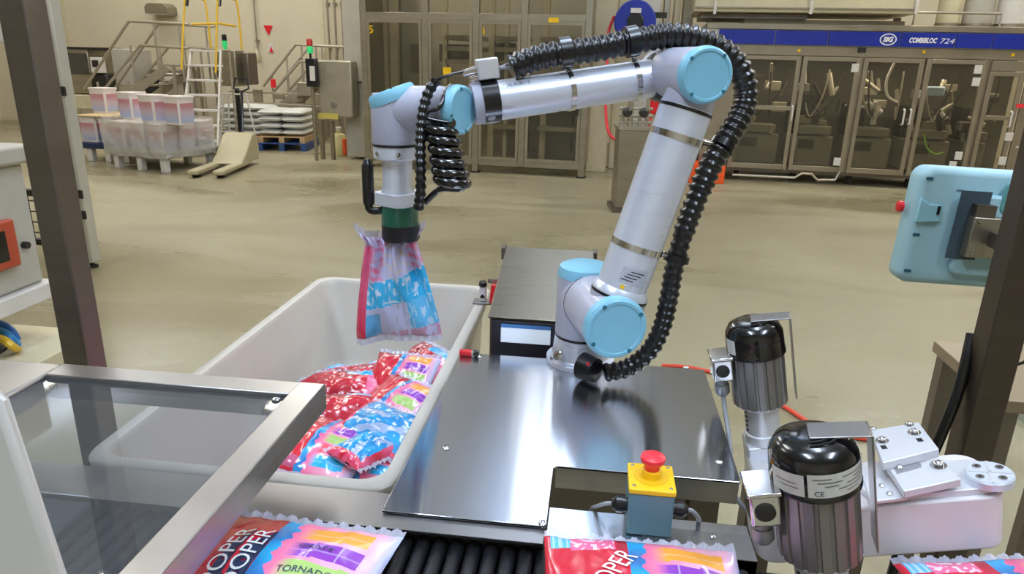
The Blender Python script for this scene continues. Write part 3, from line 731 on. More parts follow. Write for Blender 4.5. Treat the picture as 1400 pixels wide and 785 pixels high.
# bag lying on the rollers, left
a = onz(350, 700, 1.09); b = onz(545, 708, 1.09)
bw, bh = .275, .25
Mb = Matrix.Translation((-.385, .703, ZR+.030)) @ Matrix.Rotation(radians(-3), 4, 'Z')
rt, ps = make_bag('freezer_pop_bag', 'printed freezer-pop bag on the black rollers, partly under the steel guard frame', bw, bh, .056, Mb, design_front, 1.3, 96, 72, group='freezer-pop bags on the conveyors')
for k, (bd, uu) in enumerate((('SOOPER', .235), ('DOOPER', .345))):
    bag_text(rt, ps, bd, uu+.012, .50, .155, .027, pi/2, NAVY, bw, bh, lift=.0012, bold=.03)
    bag_text(rt, ps, bd, uu, .51, .15, .025, pi/2, WHITETXT, bw, bh, lift=.0022, bold=.0)
bag_text(rt, ps, 'TORNADO', .68, .50, .075, .011, .1, NAVY, bw, bh)
bag_text(rt, ps, 'GRAPE', .66, .70, .05, .009, .06, NAVY, bw, bh)
# bag in the middle
Mb = Matrix.Translation((.095, .733, ZR+.030)) @ Matrix.Rotation(radians(1.5), 4, 'Z')
def design_mid(u, v, s=0):
    if v > .86 and .03 < u < .14: return mixc(C['cyan'], C['white'], .5 if sin(u*170) > .2 else .1)
    if v > .84 and .14 <= u < .36: return mixc(C['pink'], C['white'], .7 if mnoise.noise(Vector((u*40, v*30, 0))) > .1 else 0)
    if u < .38 and v > .5: return C['red']
    return design_front(u-.03, v+.02, s)
rt, ps = make_bag('freezer_pop_bag', 'printed freezer-pop bag lying on the rollers in front of the emergency stop', .27, .25, .056, Mb, design_mid, 4.1, 96, 72, group='freezer-pop bags on the conveyors')
bag_text(rt, ps, 'SOOPER', .31, .60, .12, .03, 1.0, C and WHITETXT, .27, .25, lift=.002)
# bag at the lower right, in front of the inclined white beam
p = onz(1330, 790, 1.0)
Mb = Matrix.Translation((.59, .785, 1.10)) @ Matrix.Rotation(radians(4), 4, 'Z') @ Matrix.Rotation(radians(-6), 4, 'Y')
rt, ps = make_bag('freezer_pop_bag', 'printed freezer-pop bag at the foot of the white conveyor beam', .27, .22, .05, Mb, design_mid, 8.6, 96, 72, group='freezer-pop bags on the conveyors')
bag_text(rt, ps, 'SOOPER', .36, .55, .11, .03, 1.0, WHITETXT, .27, .22, lift=.002)
ch = thing('discharge_chute', 'grey steel chute under the bag beside the white beam', 'chute', (.59, .74, 0))
G(Matrix.Translation((.59, .77, 1.066)) @ Matrix.Rotation(radians(4), 4, 'Z') @ Matrix.Rotation(radians(-6), 4, 'Y')).box((-.15, -.14, -.006), (.2, .125, 0)).build('tray', STEELX, ch, .001)
g = G(); g.box((.56, .70, 0), (.62, .76, 1.05)); g.build('leg', STEELD, ch)

# bag hanging from the gripper: gathered at the suction cup, wide at the bottom
pT = Vector((gx+.002, gy, zk0)); pB = ony(540, 458, gy-.01)
hb = (pT-pB).length
cam_right = Vector((_r.x, _r.y, 0)).normalized(); cam_back = Vector((-FW.x, -FW.y, 0)).normalized()
upv = Vector((pT.x-pB.x, pT.y-pB.y, pT.z-pB.z)).normalized()
upv = (upv-cam_right*.14).normalized(); cr = cam_right.copy(); zz = cr.cross(upv).normalized(); cr = upv.cross(zz).normalized()
Mh = Matrix.Identity(4)
cen = (pT+pB)/2+cr*-.006
for i in range(3): Mh[i][0] = cr[i]; Mh[i][1] = upv[i]; Mh[i][2] = zz[i]; Mh[i][3] = cen[i]
def hshape(v): return 1.0-.5*v**1.5 if v < .9 else (.573+(v-.9)*2.4)
def hwarp(p, u, v):
    k = max(0, v-.45)/.55
    p.z += .005*sin(u*17+v*5)+.004*sin(u*9-v*7+1)+.009*sin(u*34+1)*k*(1 if v < .97 else .4)+.004*sin(u*13)
    p.y += -.016*(abs(u-.5)*2)**1.6*(1-v)*0 + .022*(abs(u-.5)*2)**2*(v**3)
    return p
hbag, hps = make_bag('held_freezer_pop_bag', 'freezer-pop bag hanging from the robot suction cup above the white bin', .182, hb+.006, .045, Mh, design_back, 2.2, 72, 72, wr=.005, shape=hshape, warp=hwarp, seals=True)

# bags heaped in the bin: (pixel x, pixel y, height, width, bag height, yaw, pitch, roll, design, label)
ST = dict(f=design_front, b=design_blue, r=design_red)
PILE = [
 (445, 612, .80, .235, .20, -12, 8, 0, 'f', 'freezer-pop bag lying flat nearest the front of the bin, coloured tubes facing up'),
 (560, 628, .79, .22, .18, -8, 10, 0, 'f', 'freezer-pop bag tucked into the front right corner of the bin beside the steel plate'),
 (505, 615, .825, .17, .10, 62, 5, 8, 'b', 'blue printed freezer-pop bag between the two front bags in the bin'),
 (548, 588, .83, .21, .14, -28, 12, 0, 'b', 'blue freezer-pop bag across the middle of the heap'),
 (480, 562, .81, .24, .12, 14, 10, 0, 'r', 'red freezer-pop bag rolled on its side left of the heap centre'),
 (560, 556, .82, .2, .19, -30, 18, 0, 'f', 'red freezer-pop bag with tubes showing, leaning near the right wall'),
 (478, 532, .80, .21, .14, 10, 15, 0, 'r', 'crumpled red freezer-pop bag with white lettering at the left of the heap'),
 (548, 520, .82, .19, .18, -6, 28, 0, 'f', 'upright freezer-pop bag with purple and orange tubes at the back of the heap'),
 (512, 515, .77, .18, .13, 30, 10, 0, 'r', 'plain red freezer-pop bag half hidden behind the upright one'),
 (458, 522, .76, .16, .12, 60, 10, 0, 'r', 'dark freezer-pop bag at the left edge behind the crumpled red one'),
 (592, 498, .83, .19, .13, -40, 24, 0, 'r', 'red freezer-pop bag highest against the far right wall of the bin'),
 (585, 525, .78, .17, .12, -60, 8, 0, 'b', 'dark blue freezer-pop bag under the one against the right wall'),
 (600, 548, .77, .16, .13, 80, 5, 0, 'r', 'red freezer-pop bag squeezed against the right wall of the bin'),
]
for k, (px, py, z, w_, h_, yw, pt, rl, ds, lab) in enumerate(PILE):
    p = onz(px, py, z); ext = (abs(w_*cos(radians(yw)))+abs(h_*sin(radians(yw))))*.5; p.x = max(min(p.x, -.385-ext), -.95+ext)
    Mp = Matrix.Translation(p) @ Matrix.Rotation(radians(yw), 4, 'Z') @ Matrix.Rotation(radians(pt), 4, 'X') @ Matrix.Rotation(radians(rl), 4, 'Y')
    make_bag('freezer_pop_bag', lab, w_*1.08, h_*1.08, .075, Mp, ST[ds], 11.7+k*3.1, 80, 64, wr=.007, group='freezer-pop bags in the bin')
# bags below the top layer of the heap
for k, (x, y, z, yw) in enumerate(((-.77, 1.42, .692, 0), (-.55, 1.42, .692, 80), (-.77, 1.62, .692, 5), (-.55, 1.66, .692, 95), (-.74, 1.82, .692, 10), (-.53, 1.88, .692, 80), (-.55, 2.1, .692, 5), (-.66, 1.52, .745, 40), (-.64, 1.78, .745, 20))):
    Mp = Matrix.Translation((x, y, z)) @ Matrix.Rotation(radians(yw), 4, 'Z')
    make_bag('freezer_pop_bag', 'printed freezer-pop bag buried in the lower layers of the bin heap', .2, .16, .06, Mp, design_red, 50+k*2.3, 20, 16, wr=.006, group='buried bags of the bin heap', seals=False)

# ------------------------------------------------------------------ steel guard frame with acrylic pane, left foreground
gf = thing('machine_guard', 'square steel tube guard frame with a clear acrylic pane at the left', 'guard frame', (-.68, .70, 0))
ZG = 1.22; T_ = .045
G().box((-.915, 1.037-T_, ZG-T_), (-.4345, 1.037, ZG)).build('rear_tube', STEELX, gf, .002)
G().box((-.4345-T_, .30, ZG-T_-.0005), (-.434, 1.0375, ZG+.0005)).build('right_tube', STEELX, gf, .002)
G().box((-1.16, .30, ZG-T_), (-.915, 1.037, ZG)).build('left_cover', STEELX, gf, .006)
G().box((-.915, .30, ZG-T_), (-.4795, .345, ZG)).build('front_tube', STEELX, gf, .002)
G().box((-.914, .346, ZG-.012), (-.480, .991, ZG-.008)).build('acrylic_pane', ACRYL, gf)
for (px, py) in ((88, 508), (392, 543)):
    p = onz(px, py, ZG-.008); G().lathe([(.007, 0), (.007, .003), (.003, .005)], (p.x+.006 if px < 200 else p.x-.012, p.y-.014, ZG-.0079), (0, 0, 1), 12).build('corner_screw', CHROME, gf)
for (x, y) in ((-1.13, .33), (-1.13, 1.01), (-.46, .325)): G().box((x-.02, y-.02, 0), (x+.02, y+.02, ZG-T_-.0006)).build('leg', STEELX, gf)
# belt section under the guard
bc = thing('belt_conveyor', 'slate grey belt conveyor under the acrylic guard', 'conveyor', (-1.1, .65, 0))
G().box((-1.6, .41, ZR-.03), (-.757, .866, ZR+.002)).build('belt', GREYB, bc, .004)
G().box((-1.6, .868, ZR-.05), (-.757, .95, ZR+.008)).build('back_rail', STEELX, bc, .002)
G().box((-1.6, .36, ZR-.05), (-.757, .408, ZR+.008)).build('front_rail', STEELX, bc, .002)
for x in (-1.5, -.8):
    for y in (.43, .84): G().box((x-.02, y-.02, 0), (x+.02, y+.02, ZR-.05)).build('leg', STEELD, bc)
# white sheet panel in the near left corner
q0 = ony(-2, 553, .27); q1 = ony(76, 785, .27)
wp = thing('white_panel', 'white sheet metal panel edge in the lower left corner of the picture', 'panel', (q0.x-.1, .275, 0))
dirv = (q1-q0); q2 = q0-dirv*1.0; q3 = q1+dirv*.5
g = G(); g.prism([(q0.x, q0.z), (q1.x, q1.z), (q3.x, q3.z), (q3.x, 0), (q0.x-.32, 0), (q0.x-.32, q0.z+.02), (q0.x-.02, q0.z+.02)], -.278, -.27, Matrix.Rotation(pi/2, 4, 'X')); g.build('sheet', WHITEPAINT, wp, .003)

# ------------------------------------------------------------------ steel posts
p = atd(115, 470, 1.5); w = .058
lp = thing('steel_post', 'tall square stainless post at the left behind the guard frame', 'post', (p.x, p.y+w/2, 0))
G().box((p.x-w, p.y, 0), (p.x, p.y+w, 2.6)).build('tube', STEELD, lp, .004)
G().box((p.x-w*1.3, p.y-w*.3, 0), (p.x+w*.3, p.y+w*1.3, .01)).build('base_plate', STEELD, lp)
p = atd(1345, 500, 1.35); w = .062; rp0 = p.copy()
rpz = thing('steel_post', 'dark square steel post at the right carrying the teach pendant', 'post', (p.x+w/2, p.y+w/2, 0))
G().box((p.x, p.y, 0), (p.x+w, p.y+w, 2.6)).build('tube', mat('blackened_steel_post', '5A5048', .45, .9, .08, 5, (1, 1, 6)), rpz, .004)
G().box((p.x-w*.3, p.y-w*.3, 0), (p.x+w*1.3, p.y+w*1.3, .01)).build('base_plate', STEELD, rpz)
cpts = [(p.x+.006, p.y+w+.012, 1.25), (p.x-.006, p.y+w*.8, 1.19), (p.x-.016, p.y+w*.6, 1.12), (p.x-.03, p.y+w*.6, 1.02), (p.x-.045, p.y+w*.7, .9), (p.x-.05, p.y+w, .6)]
G().tube(spline(cpts, 8), .011, 10).build('cable', BLACKP, rpz)
G().tube([(p.x+w, p.y+.01, 1.215), (p.x+w+.012, p.y+.008, 1.222), (p.x+w+.014, p.y+.006, 1.23)], .003, 6).build('cable_tie', BLACKP, rpz)

# ------------------------------------------------------------------ teach pendant
pc = atd(1338, 314, 1.50)
tpn = thing('teach_pendant', 'pale blue teach pendant seen from behind, hung on the right post', 'pendant', pc)
ry = radians(4)
Mt = Matrix.Translation(pc) @ Matrix.Rotation(ry, 4, 'Z') @ Matrix.Rotation(pi/2, 4, 'X') @ Matrix.Rotation(radians(-2), 4, 'Z')   # x right, y up, z to the camera
PW, PH = .30, .252
def ring(wd, hd, r, z): return [(x, y, z) for x, y in rrect(wd, hd, r, 6)]
Ls = [ring(PW-.02, PH-.02, .02, -.045), ring(PW, PH, .026, -.035), ring(PW, PH, .026, .0), ring(PW-.012, PH-.012, .022, .012), ring(PW-.03, PH-.03, .018, .015)]
n = len(Ls[0]); vs = [v for l in Ls for v in l]; fs = []
for k in range(len(Ls)-1): fs += [(k*n+i, k*n+(i+1) % n, (k+1)*n+(i+1) % n, (k+1)*n+i) for i in range(n)]
fs += [tuple(range(n-1, -1, -1)), tuple(range((len(Ls)-1)*n, len(Ls)*n))]
G(Mt).add(vs, fs).build('shell', PENDANT, tpn, angle=50)
g = G(Mt); g.prism(rrect(.20, .175, .02, 5, .045, -.01), .013, .028); g.build('raised_back', PENDANT, tpn, .006)
g = G(Mt); g.prism(rrect(.085, .07, .015, 5, .055, .075), .024, .031); g.build('grip_recess', mat('dark_teal_insert', '5E9A96', .55), tpn, .004)  # grip recess in a darker teal
g = G(Mt); g.prism([(-.145, .01), (-.145, .062), (-.125, .05), (-.10, .05), (-.095, .015)], .012, .022); g.build('plug_recess', mat('pendant_light', '97CAD6', .5), tpn, .002)
g = G(Mt); g.box((-.108, .03, .022), (-.103, .048, .024)); g.build('slot', BLACKP, tpn)
for y in (.10, -.02, -.10):
    g = G(Mt); g.box((-.142, y, .0145), (-.128, y+.006, .0165)); g.build('screw_slot', mat('slot_teal', '2E6070', .5), tpn)
g = G(Mt); g.box((-.075, .083, .0145), (-.055, .087, .017)); g.build('ridge', PENDANT, tpn)
g = G(Mt); g.lathe([(.012, 0), (.012, .008), (.008, .010)], (-.160, .035, -.02), (-1, 0, 0), 16); g.build('stop_button', RED, tpn)
g = G(Mt); g.box((-.072, -.06, .0285), (-.01, .085, .030)); g.build('dark_pad', mat('dark_rubber_pad', '3A4A52', .6), tpn)
br = thing('pendant_bracket', 'folded steel bracket holding the teach pendant to the right post', 'bracket', pc)
g = G(Mt); g.box((-.046, -.05, .030), (.12, .035, .054)); g.build('plate', STEELW, br, .002)
for y in (-.04, .025):
    g = G(Mt); g.lathe([(.003, 0), (.003, .002), (.001, .003)], (-.036, y, .054), (0, 0, 1), 10); g.build('screw', CHROME, br)
g = G(Mt); g.box((-.045, .035, .030), (-.005, .06, .05)); g.build('hook', STEELD, br)
G().box((rp0.x+.045, rp0.y+.0625, pc.z-.02), (rp0.x+.06, pc.y-.062, pc.z+.01)).build('arm', STEELD, br)

# ------------------------------------------------------------------ small side table behind the right post
c0 = onz(1277, 466, .93); c1 = onz(1318, 502, .93)
st = thing('side_table', 'small steel side table with a thick top behind the right post', 'table', (c1.x+.1, c0.y, 0))
dx = Vector((c1.x-c0.x, c1.y-c0.y, 0)).normalized(); dy = Vector((-dx.y, dx.x, 0)); 
Mt2 = Matrix.Identity(4)
for i in range(3): Mt2[i][0] = dx[i]; Mt2[i][1] = dy[i]; Mt2[i][3] = (c0.x, c0.y, .93)[i]
G(Mt2).box((0, 0, -.035), (.42, .45, 0)).build('top', mat('tan_steel_top', '8A7A62', .4, .3, .08), st, .002)
for (x, y) in ((.03, .04), (.37, .04), (.03, .40), (.37, .40)): G(Mt2).box((x-.025, y-.025, -.93), (x+.025, y+.025, -.035)).build('leg', STEELD, st, .002)

# ------------------------------------------------------------------ inclined drive unit: motors and white beam
TAU = radians(12)
RTI = Matrix.Rotation(-TAU, 4, 'Y')
def ribbed(r, n=20, depth=.055):
    o = []
    for k in range(n):
        a0 = 2*pi*k/n
        for (f, q) in ((.0, 1), (.62, 1), (.70, 1-depth), (.92, 1-depth)):
            a = a0+f*2*pi/n; o.append((r*q*cos(a), r*q*sin(a)))
    return o
def motor(name, label, loc, group):
    t = thing(name, label, 'motor', (0, 0, 0), 0, group)
    cv_ = G().lathe([(.010, 0), (.034, -.001), (.046, -.007), (.0535, -.02), (.055, -.034), (.055, -.058), (.0565, -.06), (.0565, -.066), (.054, -.068)], (0, 0, 0), (0, 0, 1), 44).build('fan_cover', BLACKG, t)
    for rr in (.016, .024, .032):
        g = G(); pts = [(rr*cos(a), rr*sin(a), .0006) for a in [x*.12-1.9 for x in range(22)]]; g.tube(pts, .0018, 6).build('vent_rib', BLACKG, cv_)
    G().prism(ribbed(.0525, 18), -.172, -.066).build('ribbed_housing', mat('grey_motor_aluminium', '8A8684', .4, .75, .06), t, 0, angle=30)
    G().lathe([(.050, -.172), (.046, -.178), (.036, -.180), (.034, -.182)], (0, 0, 0), (0, 0, 1), 36).build('end_shield', ALU, t)
    gb = G().lathe([(.034, -.182), (.033, -.24), (.036, -.242), (.036, -.262)], (0, 0, 0), (0, 0, 1), 32).build('gearbox', ALUW, t)
    for k in range(5): G().lathe([(.003, 0), (.003, .0012)], (-.031, -.012, -.19-.01*k), (-.93, -.36, 0), 8).build('gear_screw', DARK, gb)
    G().box((-.038, -.034, -.34), (.038, .034, -.262)).build('gear_foot', ALUW, t, .004)
    # steel guard strap
    w = .038
    sp = G(Matrix.Rotation(radians(-8), 4, 'Z')); sp.box((-.004, -w/2, .0015), (.066, w/2, .004)); sp.box((.066, -w/2, -.165), (.0685, w/2, .004)); sp.build('guard_strap', STEELX, t, .001)
    # terminal box
    tb_ = G().box((-.088, -.036, -.108), (-.05, .018, -.062)).build('terminal_box', CHROME, t, .004)
    G().box((-.090, -.038, -.064), (-.048, .020, -.058)).build('terminal_lid', CHROME, tb_, .002)
    G().lathe([(.013, 0), (.013, .002), (.009, .004)], (-.070, -.036, -.085), (0, -1, 0), 16).build('plug_face', DARK, tb_)
    G().lathe([(.0125, -.108), (.0125, -.122), (.0145, -.122), (.0145, -.14), (.010, -.146)], (-.072, -.012, 0), (0, 0, 1), 12).build('cable_gland', mat('grey_gland', '8C8E90', .4, .5), tb_)
    t.location = loc; t.rotation_euler = (0, -TAU, 0)
    return t
mA = atd(1029, 437, 1.36); mB = atd(1109, 592, .885)
m1 = motor('gear_motor', 'black-capped gear motor standing behind, at the right edge of the steel plate', mA, 'gear motors on the drive unit')
bpy.context.view_layer.update()
m2 = dup(m1, mB, 0, 'black-capped gear motor in front with a white rating label', rot=(0, -TAU, 0))
def local_part(root, g, name, mt):          # geometry given in the root's own frame
    g2 = G(wm(root)); g2.v = [wm(root) @ v for v in g.v]; g2.f = g.f; return g2.build(name, mt, root)
def band(r, a0, a1, z0, z1, n=16):
    g = G(); vs = []
    for k in range(n+1):
        a = a0+(a1-a0)*k/n
        vs += [(r*cos(a), r*sin(a), z0), (r*cos(a), r*sin(a), z1)]
    return g.add(vs, [(2*k, 2*k+2, 2*k+3, 2*k+1) for k in range(n)])
local_part(m1, band(.0556, -2.9, -2.45, -.056, -.026, 6), 'rating_label', LABEL)
lb = local_part(m2, band(.0556, -1.95, -.15, -.058, -.026), 'rating_label', LABEL)
local_part(m2, band(.0556, -2.85, -2.02, -.058, -.028), 'rating_label', LABEL)
for k, (z, a0, a1) in enumerate(((-.0325, -1.85, -1.45), (-.0325, -1.2, -.5), (-.0375, -1.75, -1.2), (-.0375, -.9, -.4), (-.0425, -1.6, -1.3), (-.0425, -1.1, -.45), (-.0475, -1.3, -.6), (-.0525, -1.1, -.75), (-.041, -2.7, -2.2), (-.047, -2.6, -2.15))):
    local_part(m2, band(.0559, a0, a1, z-.0007, z+.0007, 8), 'label_print', mat('grey_ink', '6A6862', .6))
def lab_warp(v): return wm(m2) @ Vector((.0560*cos(-1.72+v.x/.056), .0560*sin(-1.72+v.x/.056), -.052+v.y))
text_mesh('CE', .006, Matrix.Identity(4), INK, 'label_mark', m2, fit=(.011, .0065), warp=lab_warp)
# cable of the rear motor
q = wm(m1) @ Vector((-.072, -.012, -.146))
pts = [q, q+Vector((.006, -.01, -.03)), onp(998, 610, Vector((0, q.y-.06, 0)), Vector((0, 1, 0))), onp(1000, 660, Vector((0, q.y-.12, 0)), Vector((0, 1, 0))), onp(1013, 690, Vector((0, q.y-.2, 0)), Vector((0, 1, 0))), onp(1040, 706, Vector((0, q.y-.3, 0)), Vector((0, 1, 0)))]
G().tube(spline(pts, 8), .0045, 8).build('motor_cable', CABLEG, m1)

O_ = atd(1190, 690, 1.0)
Xp = Vector((cos(TAU), 0, sin(TAU))); Zp_ = Vector((-sin(TAU), 0, cos(TAU)))
MT = Matrix.Translation(O_) @ RTI
MTi = MT.inverted()
def tl(px, py, h=0): return MTi @ onp(px, py, O_+Zp_*h, Zp_)
bm_ = thing('drive_beam', 'inclined white conveyor beam with bolted plates and a round tension disc', 'conveyor beam', (O_.x, O_.y, 0))
e1 = tl(1385, 676).x
body = rrect(e1+.16, .115, .03, 6, (e1-.16)/2, .0575)
G(MT).prism(body, -.09, -.004).build('beam', mat('white_beam_enamel', 'DDD6D8', .38, 0, .03), bm_, .003)
def quad(pts, h, t, name, mt, bev=.0015):
    L_ = [tl(px, py, h) for px, py in pts]; g = G(MT); g.prism([(v.x, v.y) for v in L_], h-t, h); return g.build(name, mt, bm_, bev)
G(MT).prism(rrect(e1+.005, .075, .03, 6, e1/2, .045), -.004, .006).build('top_plate', ALUW, bm_, .001)
quad([(1180, 655), (1215, 652), (1240, 680), (1190, 686)], .010, .006, 'slotted_plate', ALUW)
pl1 = quad([(1190, 588), (1256, 577), (1284, 614), (1207, 633)], .040, .014, 'clamp_plate', ALUW)
quad([(1200, 600), (1250, 590), (1262, 640), (1225, 650)], .026, .02, 'spacer_block', ALUW)
pl2 = quad([(1212, 636), (1290, 628), (1314, 655), (1236, 672)], .026, .012, 'clamp_plate', ALUW)
def bolt(px, py, h, r, wash=True):
    p = tl(px, py, h); w = O_ + Xp*p.x + Vector((0, p.y, 0)) + Zp_*h
    b = G().lathe([(r*1.7, 0), (r*1.7, r*.25), (r, r*.25), (r, r*.9), (r*.6, r*1.2), (r*.1, r*1.25)] if wash else [(r, 0), (r, r*.6), (r*.5, r)], w, Zp_, 20).build('bolt', CHROME, bm_)
for (px, py, h, r, ws) in ((1206, 603, .040, .0055, True), (1250, 592, .040, .0055, True), (1243, 581, .040, .004, True), (1194, 587, .040, .004, False), (1230, 640, .026, .005, False), (1283, 637, .026, .0065, True), (1216, 676, .010, .004, False), (1206, 665, .010, .004, False)): bolt(px, py, h, r, ws)
for (px, py) in ((1208, 611), (1257, 601)):
    p = tl(px, py, .0402); g = G(MT); g.box((p.x-.004, p.y-.006, .0398), (p.x+.004, p.y+.004, .0403)); g.build('slot', BLACKP, bm_)
p = tl(1353, 646, .018); w = O_+Xp*p.x+Vector((0, p.y, 0))+Zp_*.006
ds = G().lathe([(.030, 0), (.030, .010), (.028, .0125), (.004, .0128)], w, Zp_, 36).build('tension_disc', ALU, bm_)
dtop = w+Zp_*.0129
for a in (.5, 2.07, 3.64, 5.2):
    q = dtop+Xp*cos(a)*.019+Vector((0, sin(a)*.019, 0)); G().lathe([(.0055, 0), (.0055, .0008), (.003, .0009)], q, Zp_, 14).build('disc_screw', CHROME, ds); G().lathe([(.0026, .0009), (.0026, .0013)], q, Zp_, 10).build('socket', DARK, ds)
g = G(); 
for a in (1.28, 2.85): g.bar(dtop+(Xp*cos(a)+Vector((0, sin(a), 0)))*.027-Zp_*.0, dtop-(Xp*cos(a)+Vector((0, sin(a), 0)))*.027, .004, .002, Zp_)
g.build('disc_cross', ALUW, ds)
g = G(); g.box((O_.x-.05, O_.y+.03, 0), (O_.x+.02, O_.y+.09, O_.z-.085)); g.build('stand', STEELD, bm_)
# gearbox adapter between rear motor and beam
ad = wm(m1) @ Vector((0, 0, -.30))
G().bar(ad+Vector((-.01, -.01, -.03)), Vector((O_.x-.10, O_.y+.10, O_.z-.07)), .06, .05).build('cross_member', ALUW, bm_, .004)
G().box((ad.x-.03, ad.y-.03, 0), (ad.x+.03, ad.y+.03, ad.z-.07)).build('stand', STEELD, bm_)
# support bracket of the front motor
sb = wm(m2) @ Vector((0, 0, -.34))
G().box((sb.x-.03, sb.y-.03, 0), (sb.x+.03, sb.y+.03, sb.z-.005)).build('stand', STEELD, bm_)

# ------------------------------------------------------------------ background helpers
class Face:
    def __init__(s, o, rz): s.o = Vector((o[0], o[1], 0)); s.rz = rz; s.ex = Vector((cos(rz), sin(rz), 0)); s.n = Vector((sin(rz), -cos(rz), 0)); s.M = Matrix.Translation(s.o) @ Matrix.Rotation(rz, 4, 'Z')
    def loc(s, px, py, dy=0):
        p = onp(px, py, s.o-s.n*dy, s.n); return (p-s.o).dot(s.ex), p.z
    def g(s): return G(s.M)
    def rect(s, px0, py0, px1, py1, y0, y1, name, mt, par, bev=0, dy=0):
        x0, z0 = s.loc(px0, py0, dy); x1, z1 = s.loc(px1, py1, dy)
        return s.g().box((x0, y0, z1), (x1, y1, z0)).build(name, mt, par, bev)
DOORSTEEL = mat('door_frame_steel', 'A09683', .38, .7, .07, 4)
SMOKED = film('smoked_door_glass', 'E8E5DC', .985)
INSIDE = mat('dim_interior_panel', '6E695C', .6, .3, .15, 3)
GREYC = mat('grey_cabinet_paint', 'B5B0A4', .5, .1, .05)
YELRAIL = mat('yellow_rail_paint', 'E0B62A', .45, 0, .05)
GALV = mat('galvanised_tube', 'B4AC9C', .38, .7, .06)

# ------------------------------------------------------------------ glazed palletiser enclosure, centre
A = onz(507, 228, 0); B = onz(797, 244, 0)
F1 = Face(A, math.atan2(B.y-A.y, B.x-A.x))
en = thing('glazed_enclosure', 'tall stainless machine enclosure with four glazed bays numbered 5 and 4', 'machine', (A+B)/2)
xs = [F1.loc(px, 218)[0] for px in (503, 583, 649, 712, 795)]
ztop = 3.6; zm = F1.loc(650, 25)[1]; zb = F1.loc(650, 222)[1]
for k, x in enumerate(xs):
    F1.g().box((x-.05, 0, .02 if k in (0, 2, 4) else zb-.03), (x+.05, .1, ztop)).build('post', STEELW, en, .005)
    if k in (0, 2, 4): F1.g().box((x-.07, -.02, 0), (x+.07, .12, .02)).build('foot', DARK, en)
for z, h in ((zb-.04, .09), (zm-.03, .10), (ztop-.08, .08)):
    for k in range(4): F1.g().box((xs[k]+.05, .005, z), (xs[k+1]-.05, .09, z+h)).build('rail', STEELW, en, .004)
for k in range(4):
    for z0, z1, nm in ((zb+.05, zm-.03, 'door_pane'), (zm+.07, ztop-.08, 'upper_pane')):
        pn = F1.g().box((xs[k]+.05, .04, z0), (xs[k+1]-.05, .046, z1)).build(nm, SMOKED, en)
        if nm == 'door_pane':
            g = F1.g(); a, b = xs[k]+.055, xs[k+1]-.055
            for (q0, q1, r0, r1) in ((a, a+.045, z0, z1), (b-.045, b, z0, z1), (a+.045, b-.045, z0, z0+.05), (a+.045, b-.045, z1-.05, z1)): g.box((q0, .0, r0), (q1, .036, r1))
            g.build('door_frame', DOORSTEEL, en)
            F1.g().box((b-.06, -.03, z0+.75), (b-.03, .0, z0+.95)).build('latch', DARK, en)
dp = 1.7
g = F1.g(); g.box((xs[0]-.04, dp, .0), (xs[4]+.04, dp+.04, ztop)); g.build('rear_wall', mat('enclosure_back', 'CFC8B6', .6, .2, .1, 2), en)
F1.g().box((xs[4]-.03, .1, zb), (xs[4]+.03, dp, ztop)).build('side_panel', STEELW, en)
F1.g().box((xs[0]-.03, .1, zb), (xs[0]+.03, dp, ztop)).build('side_panel', STEELW, en)
for px0, px1 in ((520, 530), (533, 543), (605, 611), (668, 676), (690, 695), (742, 750)):
    x0, _ = F1.loc(px0, 60, .8); x1, _ = F1.loc(px1, 60, .8)
    F1.g().box((x0, .8, .1), (x1, .9, ztop-.1)).build('inner_column', mat('inner_column_beige', 'D8CFB4', .5), en)
for py in (55, 70, 88, 140, 175):
    for k in (1, 2, 3):
        z = F1.loc(650, py, .6)[1]
        F1.g().box((xs[k]+.15, .6, z), (xs[k+1]-.1, 1.3, z+.07)).build('shelf', GALV, en)
for k, (px0, py0, px1, py1) in enumerate(((690, 170, 706, 215), (722, 150, 780, 210), (600, 60, 640, 85), (672, 58, 700, 110), (560, 60, 575, 100))):
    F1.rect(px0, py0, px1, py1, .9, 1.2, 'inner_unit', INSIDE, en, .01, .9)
for tx, px, py in (('5', 506, 40), ('4', 659, 42)):
    x, z = F1.loc(px, py); q = F1.M @ Vector((x, .034, z))
    text_mesh(tx, .14, face_matrix(q, F1.rz), YELLOW, 'bay_number', en, fit=(.075, .12), bold=.004)
for px0, py0, px1, py1 in ((750, 24, 764, 31), (606, 92, 617, 102)):
    F1.rect(px0, py0, px1, py1, -.012, -.006, 'yellow_sticker', YELLOW, en)
# grey operator cabinet left of the enclosure
A2 = onz(478, 218, 0); F2 = Face(A2, F1.rz-.05)
oc = thing('operator_cabinet', 'grey steel operator cabinet beside the glazed enclosure, painted yellow reflection at its base', 'cabinet', (A2.x, A2.y, 0))
F2.rect(465, -30, 503, 112, 0, .7, 'side_tower', GREYC, oc, .01)
F2.rect(443, 82, 492, 160, -.25, -.02, 'console', mat('console_steel', 'B0A996', .4, .5), oc, .03)
F2.rect(445, 153, 472, 162, -.26, -.251, 'yellow_reflection', mat('painted_yellow_reflection', 'C4B65A', .5), oc)  # faint yellowish reflection, painted on as a pale strip
F2.rect(468, 112, 502, 216, .05, .6, 'lower_body', GREYC, oc, .01)
for px in (448, 462):
    x, _ = F2.loc(px, 210); F2.g().box((x-.03, -.2, 0), (x+.03, -.14, F2.loc(px, 165)[1])).build('leg', STEELW, oc)
x, z = F2.loc(466, 142); q = F2.M @ Vector((x, -.25, z)); G().lathe([(.06, 0), (.06, .01), (.05, .015)], q, F2.n, 20).build('round_knob', mat('knob_grey', '7A766C', .5), oc)
